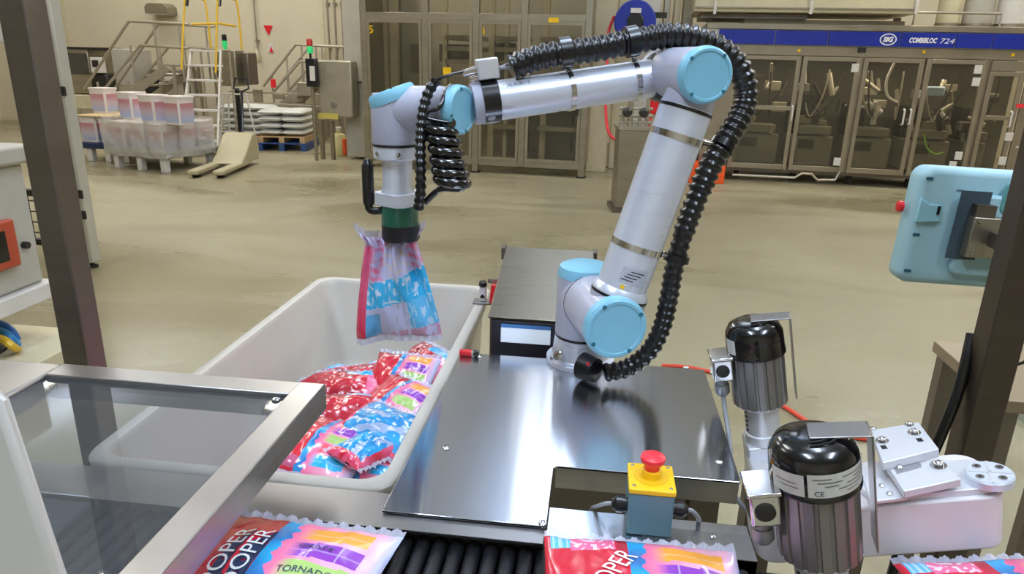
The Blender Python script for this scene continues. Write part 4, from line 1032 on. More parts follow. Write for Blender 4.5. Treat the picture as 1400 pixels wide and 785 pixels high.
hm = thing('touch_panel', 'black operator touch panel with a red and green stack light on top', 'screen', F2.M @ Vector((F2.loc(443, 105)[0], -.35, 0)))
F2.rect(434, 80, 449, 118, -.42, -.3, 'casing', BLACKP, hm, .01)
F2.rect(440, 90, 448, 110, -.425, -.421, 'bezel', WHITEPAINT, hm)
x, z = F2.loc(437, 80)
for c_, dz, em, nm in (('2BC06A', .0, 1.2, 'green_lamp'), ('B02A22', .12, 0, 'red_lamp')):
    q = F2.M @ Vector((x+.03, -.36, z+.08+dz)); G().lathe([(.05, 0), (.05, .09), (.04, .11)], q, (0, 0, 1), 14).build(nm, mat(nm, c_, .3, 0, .02, emit=em), hm)
q = F2.M @ Vector((x+.03, -.36, z)); G().lathe([(.02, 0), (.02, .08)], q, (0, 0, 1), 10).build('stalk', BLACKP, hm)
q = F2.M @ Vector((x+.03, -.36, 0)); G().lathe([(.03, 0), (.03, F2.loc(437, 118)[1])], q, (0, 0, 1), 10).build('pole', STEELW, hm)
q = onz(465, 212, 0)
ca = thing('canister', 'pale yellow plastic canister on the floor under the operator cabinet', 'canister', q)
G().lathe([(.13, 0), (.14, .02), (.14, .3), (.1, .38), (.05, .4), (.05, .45)], q, (0, 0, 1), 20).build('body', mat('pale_yellow_poly', 'D8CE96', .5), ca)
G().lathe([(.055, .45), (.055, .5), (.045, .51)], q, (0, 0, 1), 14).build('cap', WHITEPAINT, ca)
G().box((q.x+.1, q.y-.12, .02), (q.x+.145, q.y+.1, .3)).build('orange_label', ORANGE, ca)

# ------------------------------------------------------------------ filling machine, right
A3 = onz(1000, 247, 0); F3 = Face(A3, radians(-4))
fm = thing('filling_machine', 'long stainless filling machine with glazed doors and a blue name band', 'machine', F3.M @ Vector((2.5, 1, 0)))
L = F3.loc
zdb = L(1150, 236)[1]; zdt = L(1180, 76)[1]; zh = L(1180, 64)[1]; zb1 = L(1200, 43)[1]; ztp = L(1200, 34)[1]
xl = L(960, 100)[0]; xr = L(1460, 100)[0]; DPT = 1.6
F3.g().box((xl, 0, zb1), (xr, DPT, ztp)).build('top_edge', STEELW, fm, .01)
F3.g().box((xl, .03, zdt-.02), (xr, .09, zh)).build('lintel', DOORSTEEL, fm, .006)
band_ = [L(px, 50)[0] for px in (982, 1060, 1133, 1232, 1308, 1359, 1452)]
for a, b in zip(band_, band_[1:]): F3.g().box((a+.008, -.01, zh+.008), (b-.008, .03, zb1-.008)).build('band_panel', BLUEB, fm, .002)
F3.g().box((xl, .028, zh), (xr, .06, zb1)).build('band_backing', WHITEPAINT, fm)
F3.g().box((xl, .1, zdb-.06), (xr, DPT, zdb)).build('base_tray', STEELD, fm)
F3.g().box((xl, DPT-.05, zdb), (xr, DPT, zb1)).build('rear_wall', mat('machine_back', '5C574C', .6, .3, .2, 3), fm)
F3.g().box((xl, .1, zh), (xr, DPT-.05, zh+.02)).build('roof', STEELD, fm)
doors = [(1003, 1086, 1), (1089, 1166, 0), (1171, 1252, 0), (1256, 1338, 0), (1343, 1391, 2)]
def glass_door(x0, x1, z0, z1, fr=.055, split=None):
    g = F3.g(); 
    for (q0, q1, r0, r1) in ((x0, x0+fr, z0, z1), (x1-fr, x1, z0, z1), (x0+fr, x1-fr, z0, z0+fr*1.3), (x0+fr, x1-fr, z1-fr, z1)): g.box((q0, 0, r0), (q1, .045, r1))
    if split: g.box((x0+fr, 0, split-.03), (x1-fr, .045, split+.03))
    d = g.build('door', DOORSTEEL, fm, .004)
    F3.g().box((x0+fr-.005, .02, z0+fr), (x1-fr+.005, .026, z1-fr+.005)).build('pane', SMOKED, d)
    return d
def dhandle(px, py, d):
    x, z = L(px, py); g = F3.g(); g.tube([(x, 0, z-.11), (x, -.05, z-.1), (x, -.05, z+.1), (x, 0, z+.11)], .014, 8); g.build('handle', WHITEPAINT, d)
for (p0, p1, kd) in doors:
    x0 = L(p0, 150)[0]; x1 = L(p1, 150)[0]; z1 = zdt-.03 if kd != 2 else L(1365, 98)[1]
    if kd == 2: F3.g().box((x0, .0, z1+.01), (L(1460, 100)[0], .045, zdt-.03)).build('upper_panel', DOORSTEEL, fm, .004)
    d = glass_door(x0, x1, zdb, z1, .06, L(1040, 147)[1] if kd == 1 else (L(1040, 150)[1] if kd == 2 else None))
    for hx, hy in {0: (), }.get(9, ()): pass
    for (px, py) in {1003: ((1082, 155),), 1089: (), 1171: ((1234, 160),), 1256: ((1243, 160),), 1343: ((1380, 163),)}[p0]: dhandle(px, py, d)
    for (px, py) in {1003: (), 1089: ((1169, 93), (1144, 221)), 1171: (), 1256: ((1337, 95), (1334, 112), (1310, 213), (1302, 226)), 1343: ((1379, 187), (1370, 220))}[p0]:
        x, z = L(px, py); F3.g().box((x-.05, -.02, z-.06), (x+.05, .0, z+.06)).build('hinge', WHITEPAINT, d, .005)
x0 = L(1394, 150)[0]; F3.g().box((x0, 0, zdb), (L(1460, 150)[0], .045, L(1400, 98)[1])).build('end_panel', DOORSTEEL, fm, .005)
F3.rect(1390, 142, 1412, 148, -.02, 0, 'red_flag', REDB, fm); F3.rect(1389, 200, 1412, 203, -.03, 0, 'end_handle', WHITEPAINT, fm)
x0 = L(962, 150)[0]; x1 = L(1001, 150)[0]; F3.g().box((x0, 0, zdb), (x1, .05, zdt-.03)).build('end_panel', DOORSTEEL, fm, .005)
for px, py in ((1093, 69), (1264, 71), (1386, 75)):
    x, z = L(px, py); F3.g().box((x-.02, .02, z-.02), (x+.02, .031, z+.02)).build('lamp', YELLOW, fm)
F3.rect(1174, 65, 1184, 72, .015, .03, 'sensor', DARK, fm)
# oval badge and name
x, z = L(1214, 54); q = F3.M @ Vector((x, -.0105, z)); MM = face_matrix(q, F3.rz)
def oval(a, b, n=36): return [(a*cos(2*pi*k/n), b*sin(2*pi*k/n)) for k in range(n)]
bdg = G(MM).prism(oval(.115, .083), 0, .003).build('badge', WHITETXT, fm)
G(MM).prism(oval(.098, .066), .003, .005).build('badge_field', BLUEB, bdg)
text_mesh('SIG', .1, MM @ Matrix.Translation((0, 0, .0056)), WHITETXT, 'badge_letters', bdg, fit=(.14, .075), bold=.006, shear=.2)
x0, z = L(1243, 55); x1, _ = L(1281, 55); q = F3.M @ Vector(((x0+x1)/2, -.0112, z))
text_mesh('COMBIBLOC', .1, face_matrix(q, F3.rz), WHITETXT, 'name_lettering', fm, fit=(x1-x0, .075), bold=.004, shear=.2)
x0, z = L(1284, 56); x1, _ = L(1306, 56); q = F3.M @ Vector(((x0+x1)/2, -.0112, z))
text_mesh('724', .1, face_matrix(q, F3.rz), WHITETXT, 'name_lettering', fm, fit=(x1-x0-.02, .07), shear=.25)
# bottom pipe rail and feet
x0 = L(1000, 242)[0]; pts = [(x0, -.08, L(1000, 238)[1]), (L(1085, 241)[0], -.08, L(1085, 242)[1]), (L(1095, 238)[0], -.08, L(1095, 236)[1]), (L(1108, 238)[0], -.08, L(1108, 237)[1]), (L(1116, 244)[0], -.08, L(1116, 245)[1]), (L(1140, 244)[0], -.08, L(1140, 245)[1]), (L(1146, 238)[0], -.08, L(1146, 233)[1])]
F3.g().tube(pts, .02, 8).build('drain_pipe', GALV, fm)
for px in (1010, 1090, 1170, 1255, 1340, 1430):
    x = L(px, 230)[0]; F3.g().box((x-.04, .25, 0), (x+.04, .33, zdb-.06)).build('foot', DARK, fm)
for px in (1010, 1170, 1340):
    x = L(px, 150)[0]; F3.g().box((x-.03, .05, zdb), (x+.03, .11, zdt)).build('mullion', DOORSTEEL, fm)
# works behind the doors, brightened by a strip lamp added under the roof
F3.g().box((xl+.4, .35, zh-.05), (xl+5.2, .41, zh-.02)).build('added_strip_lamp', mat('added_strip_white', 'FFF4DC', .5, 0, 0, emit=3), fm)
q = F3.M @ Vector((xl+2.8, .38, zh-.06)); area_light('added_strip_light', q, 4.8, .06, 140, (1, .93, .78), (0, 0, F3.rz))
rnd = random.Random(5)
WM_ = [mat('works_steel', 'BDB5A2', .3, .6, .1), mat('works_dark', '3A352C', .5, .3, .2), mat('works_grey', '8C8676', .45, .4, .1), mat('works_olive', '6C6E4C', .5, .1, .1), WHITEPAINT]
for (p0, p1, kd) in doors:
    x0 = L(p0, 150)[0]+.08; x1 = L(p1, 150)[0]-.08; w = x1-x0; z0 = zdb+.02; hh = zdt-zdb-.15
    F3.g().box((x0, .55, z0), (x1, 1.2, z0+hh*.30)).build('works_base', WM_[2], fm, .02)
    F3.g().box((x0, .9, z0+hh*.30), (x0+w*.45, 1.3, z0+hh*.62)).build('works_block', WM_[1], fm, .02)
    F3.g().box((x0+w*.1, .5, z0+hh*.32), (x0+w*.9, .9, z0+hh*.40)).build('works_shelf', WM_[2], fm, .01)
    F3.g().box((x0+w*.18, .53, z0+hh*.17), (x0+w*.55, .549, z0+hh*.26)).build('works_window', WM_[1], fm)
    for k in range(9):
        x = x0+w*rnd.random(); z = z0+hh*(.38+.5*rnd.random()); r = .02+.035*rnd.random(); d = Vector((rnd.uniform(-.5, .5), rnd.uniform(-.2, .2), rnd.uniform(-.6, 1))).normalized(); l_ = .12+.28*rnd.random()
        a = Vector((x, .45+.3*rnd.random(), z)); b = a+d*l_; b.x = min(max(b.x, x0), x1); b.z = min(max(b.z, z0+.3), z0+hh)
        F3.g().cyl(a, b, r, r*.8, n=10).build('works_cylinder', WM_[rnd.choice((0, 0, 1, 2, 4))], fm)
    for k in range(4):
        x = x0+w*rnd.random(); z = z0+hh*(.42+.45*rnd.random()); s = .05+.08*rnd.random()
        F3.g().box((x-s, .6, z-s*.6), (x+s, .75, z+s*.6)).build('works_box', WM_[rnd.choice((0, 1, 1, 2))], fm, .008)
    for k in range(3):
        xa = x0+w*rnd.random(); xb = x0+w*rnd.random(); zt_ = z0+hh*.95
        F3.g().tube(spline([(xa, .4, zt_), ((xa*.8+xb*.2), .36, z0+hh*.7), (xa*.3+xb*.7, .36, z0+hh*.5), (xb, .42, z0+hh*.62)], 6), .014, 7).build('works_hose', WM_[rnd.choice((1, 1, 0))], fm)
F3.g().tube(spline([(L(1273, 186)[0], .3, L(1273, 186)[1]), (L(1277, 205)[0], .3, L(1277, 205)[1]), (L(1288, 214)[0], .3, L(1288, 214)[1]), (L(1300, 212)[0], .3, L(1300, 212)[1])], 6), .016, 8).build('green_hose', mat('green_hose', '7FB83A', .4), fm)
F3.g().tube(spline([(L(1233, 84)[0], .3, L(1233, 84)[1]), (L(1221, 110)[0], .3, L(1221, 110)[1]), (L(1222, 132)[0], .3, L(1222, 132)[1]), (L(1236, 142)[0], .3, L(1236, 142)[1])], 6), .02, 8).build('white_hose', WHITEPAINT, fm)
F3.rect(1268, 118, 1291, 132, .35, .5, 'blue_funnel', mat('pale_blue_works', 'AFC4DA', .3), fm, .02, .35)
# hood above the machine
hd = thing('overhead_hood', 'long beige hood hanging above the filling machine', 'hood', F3.M @ Vector((1.6, .6, ztp)))
xa, za = L(948, 20); xb, zb_ = L(1252, 20)
F3.g().box((xa, -.1, L(1100, 18)[1]), (xb, 1.4, L(1100, 18)[1]+.5)).build('body', BEIGE, hd, .01)
F3.g().box((L(958, 24)[0], .1, L(1100, 26)[1]), (L(1105, 24)[0], 1.2, L(1100, 19)[1])).build('lower_lip', STEELD, hd)
for p0, p1 in ((950, 1105), (1112, 1246)): F3.g().box((L(p0, 10)[0], -.13, L(1100, 13)[1]), (L(p1, 10)[0], -.1, L(1100, 11)[1])).build('ledge_strip', STEELW, hd)
for px in (977, 1107, 1249): F3.g().box((L(px-2, 10)[0], -.14, L(px, 20)[1]), (L(px+2, 10)[0], -.1, L(px, -20)[1])).build('seam_post', WHITEPAINT, hd)
for px in (975, 1240): F3.g().box((L(px, 10)[0]-.04, .3, ztp), (L(px, 10)[0]+.04, .4, L(1100, 26)[1]+.05)).build('support', STEELD, hd)
F3.g().box((L(1020, 30)[0], .25, ztp), (L(1245, 30)[0], .9, L(1120, 26)[1])).build('filter_box', STEELW, hd)
# rolls and tanks on top at the right
for i, (px, r, h, lab, mt) in enumerate(((1295, .16, .7, 'beige cylinder standing on top of the filling machine, left of three', BEIGE), (1335, .2, .8, 'grey drum standing on top of the filling machine, middle of three', GREYC), (1385, .24, .55, 'pale drum standing on top of the filling machine, right of three', WHITEPAINT))):
    x, _ = L(px, 30, .5); q = F3.M @ Vector((x, .5, ztp)); t = thing('machine_top_drum', lab, 'drum', q, 0, 'drums on the filling machine')
    G().lathe([(r, 0.0005), (r, h), (r*.9, h+.02)], q, (0, 0, 1), 24).build('body', mt, t); G().lathe([(r*1.05, .02), (r*1.05, .06)], q, (0, 0, 1), 24).build('ring', STEELW, t)
q = F3.M @ Vector((L(1260, 16)[0], .2, ztp)); t = thing('guard_rail', 'thin tube rail along the top of the filling machine', 'rail', q)
F3.g().tube([(L(1255, 16)[0], .12, ztp), (L(1255, 16)[0], .12, L(1255, 16)[1]), (L(1375, 18)[0], .12, L(1375, 18)[1]), (L(1375, 18)[0], .12, ztp)], .018, 8).build('tube', GALV, t)

# ------------------------------------------------------------------ hose reel column, pedestal, orange crate
pc_ = onz(838, 236, 0); Yc = 11.9
cl_ = thing('building_column', 'pale boxed steel column behind the robot elbow', 'column', (ony(820, 200, Yc).x, Yc, 0))
a = ony(808, 100, Yc); b = ony(836, 100, Yc); G().box((a.x, Yc, 0), (b.x, Yc+.35, CEIL)).build('casing', BEIGE, cl_, .01)
Yq = 12.4
for i, (p0, p1, mt, lab) in enumerate(((842, 862, BEIGE, 'narrow beige wall panel left of the blue hose reel'), (866, 900, WHITEPAINT, 'pale wall panel behind the blue hose reel'), (904, 912, GALV, 'grey vertical duct right of the hose reel'), (918, 926, BEIGE, 'beige vertical pipe chase beside the filling machine'), (930, 944, STEELW, 'steel vertical duct next to the filling machine'))):
    a = ony(p0, 60, Yq); b = ony(p1, 60, Yq); t = thing('wall_duct', lab, 'duct', (a.x, Yq, 0), 0, 'vertical ducts behind the robot')
    G().box((a.x, Yq, 0), (b.x, Yq+.25, CEIL)).build('casing', mt, t, .01)
    G().box((a.x-.01, Yq-.012, 1.2), (b.x+.01, Yq-.0005, 1.26)).build('strap', STEELW, t)
Yr = 11.3; c = ony(868, 30, Yr); k = 28/960*(c-CP).dot(FW)
hr = thing('hose_reel', 'round blue hose reel hanging beside the column', 'hose reel', c)
G().cyl((c.x, Yr-.1, c.z), (c.x, Yr+.1, c.z), k, n=36).build('drum', BLUEB, hr, .02)
G().cyl((c.x, Yr-.14, c.z), (c.x, Yr-.1, c.z), k*.4, n=24).build('hub', BLACKP, hr, .01)
G().box((c.x-k*.25, Yr-.16, c.z+k*.38), (c.x+k*.25, Yr-.101, c.z+k*.6)).build('label_plate', WHITEPAINT, hr)
G().box((c.x-k*.3, Yr-.14, c.z-k*1.3), (c.x+k*.3, Yr+.14, c.z-k*.7)).build('hose_guide', BLACKP, hr, .01)
G().box((c.x+k*.85, Yr-.06, c.z+k*.2), (c.x+k*1.5, Yr+.06, c.z+k*.45)).build('arm', DARK, hr)
G().box((c.x-.03, Yr+.1, c.z-.05), (c.x+.03, Yq-.0, c.z+.05)).build('wall_bracket', DARK, hr)
REDH = mat('red_air_hose', 'C8323A', .4)
pts = [ony(840, 22, Yr), ony(832, 45, Yr), ony(830, 90, 11.0), ony(828, 140, 10.2), ony(832, 180, 9.6), ony(850, 194, 9.2), ony(872, 190, 9.1), ony(886, 172, 9.1), ony(892, 150, 9.2)]
G().tube(spline(pts, 8), .022, 8).build('hose', REDH, hr)
q = ony(893, 145, 9.2); G().lathe([(.05, -.1), (.07, -.08), (.07, .1), (.03, .13)], q, (0, 0, 1), 12).build('nozzle', RED, hr)
F4 = Face(onz(838, 290, 0), radians(6))
pd = thing('valve_pedestal', 'narrow steel pedestal with pipes and valves on top, behind the robot upper arm', 'pedestal', F4.M @ Vector((.2, .2, 0)))
zt4 = F4.loc(860, 178)[1]; xw = F4.loc(885, 230)[0]
F4.g().box((.02, 0, .05), (xw, .45, zt4)).build('cabinet', STEELW, pd, .01)
F4.g().box((-.02, -.04, 0), (xw+.03, .49, .05)).build('plinth', STEELD, pd)
F4.g().box((0, -.01, zt4), (xw+.02, .46, zt4+.03)).build('top_plate', GALV, pd)
for (x, z0, z1, r) in ((.06, 0, .22, .02), (.16, 0, .3, .03), (.27, 0, .18, .02), (.36, 0, .34, .025)): F4.g().lathe([(r, z0), (r, z1)], (x, .2, zt4+.03), (0, 0, 1), 12).build('riser_pipe', GALV, pd)
for (z, r) in ((.08, .02), (.16, .025), (.24, .018)): F4.g().cyl((.02, .2, zt4+z), (.42, .2, zt4+z), r, n=12).build('cross_pipe', GALV, pd)
for x in (.1, .3): F4.g().lathe([(.05, 0), (.06, .03), (.03, .06)], (x, .12, zt4+.2), (0, -1, 0), 14).build('valve', mat('valve_black', '2A2824', .4), pd)
q = onz(945, 250, 0); q2 = onz(972, 250, 0)
oc_ = thing('orange_crate', 'orange plastic crate on the floor between robot and filling machine', 'crate', q)
zz_ = ony(960, 224, q.y).z
G().box((q.x-.05, q.y, .0), (q2.x+.18, q.y+.04, zz_)).build('front_wall', ORANGE, oc_, .01); G().box((q.x-.05, q.y+.36, 0), (q2.x+.18, q.y+.4, zz_)).build('back_wall', ORANGE, oc_, .01)
G().box((q.x-.05, q.y+.04, 0), (q.x-.01, q.y+.36, zz_)).build('side_wall', ORANGE, oc_, .01); G().box((q2.x+.14, q.y+.04, 0), (q2.x+.18, q.y+.36, zz_)).build('side_wall', ORANGE, oc_, .01)
G().box((q.x-.01, q.y+.04, .01), (q2.x+.14, q.y+.36, .03)).build('bottom', ORANGE, oc_)
# red hose lying on the floor behind the plate
pts = [onz(905, 500, .012), onz(945, 503, .012), onz(1010, 520, .012), onz(1072, 556, .012), onz(1120, 585, .012), onz(1180, 600, .012), onz(1260, 605, .012)]
tag(G().tube(spline(pts, 8), .012, 8).build('floor_hose', mat('red_floor_hose', 'D2452E', .45)), 'red hose lying on the floor behind the steel plate and motors', 'hose')

# ------------------------------------------------------------------ background, left half
def rail_stair(name, label, Y, dY, posts, rails, step_px, nstep, wmat=GALV):
    """posts and rails: pixel polylines of the near side; the far side repeats dY behind"""
    ref = ony(*step_px[0], Y)
    t = thing(name, label, 'stairs', (ref.x, Y, 0))
    for off in (0, dY):
        for pl in rails:
            P_ = [ony(px, py, Y)+Vector((0, off, 0)) for px, py in pl]; G().tube(P_, .028, 8).build('handrail', wmat, t)
        for (px, py) in posts:
            a = ony(px, py, Y); G().cyl((a.x, Y+off, max(.02, a.z-1.05)), (a.x, Y+off, a.z), .022, n=8).build('post', wmat, t)
    a = ony(*step_px[0], Y); b = ony(*step_px[1], Y)
    for k in range(nstep):
        f = k/(nstep-1); x = a.x+(b.x-a.x)*f; z = a.z+(b.z-a.z)*f
        G().box((x-.14, Y, z-.03), (x+.14, Y+dY, z)).build('tread', GALV, t)
    for off in (-.02, dY):
        G().bar((a.x-.1, Y+off, a.z-.06), (b.x+.1, Y+off, b.z-.06), .02, .16).build('stringer', GALV, t)
    # landing and legs
    G().box((b.x+.14, Y, b.z-.04), (b.x+.6, Y+dY, b.z)).build('landing', GALV, t)
    for x in (b.x+.2, b.x+.55):
        for off in (.03, dY-.03): G().box((x-.025, Y+off-.025, 0), (x+.025, Y+off+.025, b.z-.04)).build('leg', GALV, t)
    return t
rail_stair('access_stairs', 'steel access stairs with sloping tube handrails behind the wrapped pallets', 13.3, .95,
           [(133, 112), (178, 62), (210, 32), (244, 33)], [[(115, 122), (176, 29), (258, 33)], [(128, 140), (192, 62), (258, 66)]], [(140, 158), (222, 88)], 6)
rail_stair('access_stairs', 'smaller steel stairs with tube handrails against the back wall, left of touch panel', 15.4, .8,
           [(372, 105), (392, 80), (412, 62), (440, 62)], [[(360, 118), (404, 61), (470, 64)], [(372, 128), (410, 84), (470, 86)]], [(380, 150), (432, 96)], 7)

# packing line behind the stairs
def line_machine(name, label, F, rects, legs, cat='machine'):
    t = thing(name, label, cat, F.M @ Vector((rects[0][4] if False else 0, 0, 0)))
    for (nm, x0, y0, x1, y1, d0, d1, mt, bev) in rects: F.rect(x0, y0, x1, y1, d0, d1, nm, mt, t, bev, d0)
    for px, pt in legs:
        x, z = F.loc(px, pt, .1); F.g().box((x-.04, .1, 0), (x+.04, .18, z)).build('leg', STEELW, t)
    return t
F5 = Face((ony(60, 150, 14.75).x, 14.75), 0)
line_machine('packing_machine', 'grey packing machine with a dark window behind the stairs handrail', F5,
   [('cabinet', 82, 66, 128, 128, 0, .9, STEELW, .02), ('window', 86, 72, 122, 102, -.02, -.001, mat('dark_window', '4A4740', .2, .2, .1), 0), ('header', 60, 63, 130, 68, -.05, .9, DARK, 0),
    ('body', 60, 128, 190, 152, -.1, .8, BEIGE, .02), ('hood', 150, 66, 186, 118, .1, .8, GREYC, .03), ('screen_box', 122, 78, 140, 100, -.25, -.1, WHITEPAINT, .01), ('screen', 125, 82, 135, 92, -.26, -.251, DARK, 0), ('drum', 122, 100, 150, 128, -.2, .1, DARK, .05)],
   [(70, 152), (130, 152), (185, 152)])
line_machine('packing_machine', 'low dark conveyor machine with a pale tilted cover beside the ladder', F5,
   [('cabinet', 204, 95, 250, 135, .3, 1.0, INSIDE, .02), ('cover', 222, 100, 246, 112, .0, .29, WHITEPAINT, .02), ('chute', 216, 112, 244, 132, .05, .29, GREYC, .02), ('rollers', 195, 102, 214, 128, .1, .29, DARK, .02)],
   [(196, 135), (245, 135)])
F6 = Face((ony(330, 150, 14.75).x, 14.75), radians(-3))
t = line_machine('product_conveyor', 'long steel product conveyor along the back wall above the sack pallet', F6,
   [('bed', 316, 140, 450, 152, 0, .4, GALV, .01), ('side_rail', 312, 124, 448, 131, -.03, .02, GALV, .005), ('lower_rail', 322, 158, 446, 164, 0, .05, STEELW, .005), ('gear_unit', 345, 122, 358, 140, -.1, -.03, STEELW, .01), ('gear_unit', 405, 112, 425, 132, -.12, -.035, GALV, .02), ('cover', 416, 106, 440, 114, .1, .38, WHITEPAINT, .02), ('drive_box', 436, 128, 447, 142, -.2, -.05, BLACKP, .02), ('guide_block', 372, 128, 388, 136, -.08, -.031, STEELW, .01), ('end_box', 440, 146, 452, 162, -.15, -.01, GALV, .01)],
   [(325, 152), (360, 152), (400, 152), (440, 152)])
F6.rect(370, 108, 378, 120, -.02, 0, 'red_guard', RED, t, .01)

# ------------------------------------------------------------------ rolling ladder with yellow rails
F7 = Face((onz(248, 214, 0).x, onz(290, 216, 0).y), radians(-2))
ld = thing('rolling_ladder', 'white rolling step ladder with yellow hand rails', 'ladder', F7.M @ Vector((.3, 0, 0)))
def fp(px, py, dy): x, z = F7.loc(px, py, dy); return (x, dy, z)
zt7 = F7.loc(280, 66, .9)[1]
bl, brr = fp(250, 200, 0), fp(299, 213, 0)
L0_, R0_ = (F7.loc(247, 212)[0], 0, .06), (F7.loc(298, 214)[0], 0, .06)
Lt, Rt_ = fp(262, 68, .85), fp(302, 69, .85)
F7.g().bar(L0_, Lt, .03, .07).build('stile', WHITEPAINT, ld); F7.g().bar(R0_, Rt_, .03, .07).build('stile', WHITEPAINT, ld)
for k in range(7):
    f = (k+.9)/6.95; a = Vector(L0_).lerp(Vector(Lt), f); b = Vector(R0_).lerp(Vector(Rt_), f)
    F7.g().box((a.x, a.y-.08, a.z-.02), (b.x, a.y+.10, a.z+.015)).build('tread', WHITEPAINT, ld, .005)
for a in (Lt, Rt_):
    F7.g().cyl((a[0], 1.12, .06), (a[0], 1.12, zt7), .02, n=8).build('rear_post', GALV, ld)
    F7.g().cyl((a[0], .85, zt7-.03), (a[0], 1.12, zt7-.03), .02, n=8).build('top_tie', GALV, ld)
    F7.g().lathe([(.06, 0), (.06, .04)], (a[0]-.02, 1.12, .06), (1, 0, 0), 14).build('wheel', BLACKR, ld)
for a in (L0_, R0_): F7.g().lathe([(.06, 0), (.06, .05)], (a[0]-.025, 0, .06), (1, 0, 0), 14).build('wheel', BLACKR, ld)
for (top, q0, q1, kn) in ((fp(251, 0, .5), fp(248, 95, .35), fp(283, 0, 1.2), 0), (fp(296, 0, .5), fp(295, 100, .35), fp(326, 2, 1.2), 1)):
    zt8 = top[2]+.03
    F7.g().tube(spline([q0, (top[0], .5, zt8-.15), (top[0]+.03, .56, zt8), (q1[0], 1.05, zt8+.02), (q1[0]+.03, 1.1, zt8-.1), (q1[0]+.03, 1.12, zt7)], 5), .018, 8).build('hand_rail', YELRAIL, ld)
    F7.g().cyl((top[0]+.02, .53, zt8-.12), (top[0]+.03, .56, zt8+.01), .034, n=8).build('grip', BLACKP, ld)
F7.g().tube([fp(262, 33, .85), fp(300, 32, .9), fp(322, 36, 1.4)], .02, 8).build('mid_rail', YELRAIL, ld)

# ------------------------------------------------------------------ grey control cabinet on a stand, with a stack light
F8 = Face((ony(322, 150, 13.2).x, 13.2), radians(-8))
cc = thing('control_cabinet', 'tilted steel control cabinet on a black stand beside the ladder', 'cabinet', F8.M @ Vector((0, 0, 0)))
F8.rect(303, 68, 334, 118, -.2, .1, 'box', STEELW, cc, .02); F8.rect(334, 72, 346, 116, -.1, .2, 'side_box', STEELD, cc, .02)
F8.rect(306, 96, 311, 106, -.21, -.201, 'port', DARK, cc)
x, z = F8.loc(326, 122); F8.g().cyl((x, -.05, .04), (x, -.05, z+.02), .045, n=12).build('column', BLACKP, cc)
for a in (.3, 1.87, 3.44, 5.0): F8.g().bar((x, -.05, .05), (x+cos(a)*.4, -.05+sin(a)*.4, .03), .06, .05).build('foot', BLACKP, cc)
x, z = F8.loc(308, 68); F8.g().lathe([(.03, 0), (.03, .05), (.045, .05), (.045, .16)], (x, 0, z), (0, 0, 1), 12).build('green_lamp', mat('green_lamp', '2BC06A', .3), cc)
F8.g().lathe([(.045, .16), (.045, .26), (.02, .28)], (x, 0, z), (0, 0, 1), 12).build('dark_lamp', BLACKP, cc)
ts = thing('work_stand', 'thin white tubular work stand in front of the sack pallet', 'stand', F8.M @ Vector((.1, -.3, 0)))
for (p0, p1) in (((306, 128), (300, 178)), ((336, 128), (352, 196)), ((312, 128), (314, 190))):
    a = F8.loc(*p0, -.3); b = F8.loc(*p1, -.3); F8.g().cyl((a[0], -.3, a[1]), (b[0]+(b[0]-a[0])*.15, -.3, 0), .016, n=8).build('leg', WHITEPAINT, ts)
a = F8.loc(304, 128, -.3); b = F8.loc(338, 128, -.3); F8.g().cyl((a[0], -.3, a[1]), (b[0], -.3, a[1]), .016, n=8).build('cross_tube', WHITEPAINT, ts)

# ------------------------------------------------------------------ pallets
def pallet(name, label, F, x0, x1, y0, y1, mt, mt2=None, z=0, h=.14):
    t = thing(name, label, 'pallet', F.M @ Vector(((x0+x1)/2, (y0+y1)/2, z)))
    for k in range(5):
        a = y0+(y1-y0-.1)*k/4; F.g().box((x0, a, z+h-.022), (x1, a+.1, z+h)).build('deck_board', mt, t, .003)
    for k in range(3):
        a = x0+(x1-x0-.1)*k/2
        F.g().box((a, y0, z+.022), (a+.1, y1, z+h-.0221)).build('bearer', mt2 or mt, t, .003); F.g().box((a-.0, y0, z+.0), (a+.1, y1, z+.0219)).build('skid', mt, t)
    return t
WOOD = mat('pale_pallet_wood', 'B99A74', .7, 0, .12, 5, (1, 8, 1)); PBLUE = mat('blue_pallet_paint', '25467E', .55, 0, .1)
SACK = mat('white_woven_sack', 'DADAD6', .6, 0, .04, 12, bump=.3)
q = onz(352, 206, 0); q2 = onz(420, 204, 0); F9 = Face(q, radians(8))
w9 = (q2-q).length
pallet('blue_pallet', 'blue pallet at the bottom of the sack stack', F9, 0, w9, 0, 1.0, PBLUE, None, 0, .15)
pallet('wooden_pallet', 'wooden pallet between the blue pallet and the sacks', F9, .02, w9-.02, .02, .98, WOOD, None, .15, .12)
def sack(label, F, x0, x1, y0, y1, z0, z1, group, seed):
    t = thing('sack', label, 'sack', F.M @ Vector(((x0+x1)/2, (y0+y1)/2, z0)), 0, group)
    n_u, n_v = 14, 10; vs = []; fs = []
    for s in (1, -1):
        b = len(vs)
        for j in range(n_v+1):
            for i in range(n_u+1):
                u, v = i/n_u, j/n_v; q_ = (max(0, 4*u*(1-u))**.22)*(max(0, 4*v*(1-v))**.22)
                zc = (z0+z1)/2; vs.append((x0+(x1-x0)*u, y0+(y1-y0)*v, zc+s*(z1-z0)/2*q_*(1+.08*mnoise.noise(Vector((u*4+seed, v*4, s))))))
        for j in range(n_v):
            for i in range(n_u): a = b+j*(n_u+1)+i; fs.append((a, a+1, a+n_u+2, a+n_u+1))
    F.g().add(vs, fs).build('body', SACK, t, angle=70)
    return t
nm_row = ['bottom', 'second', 'third', 'top']
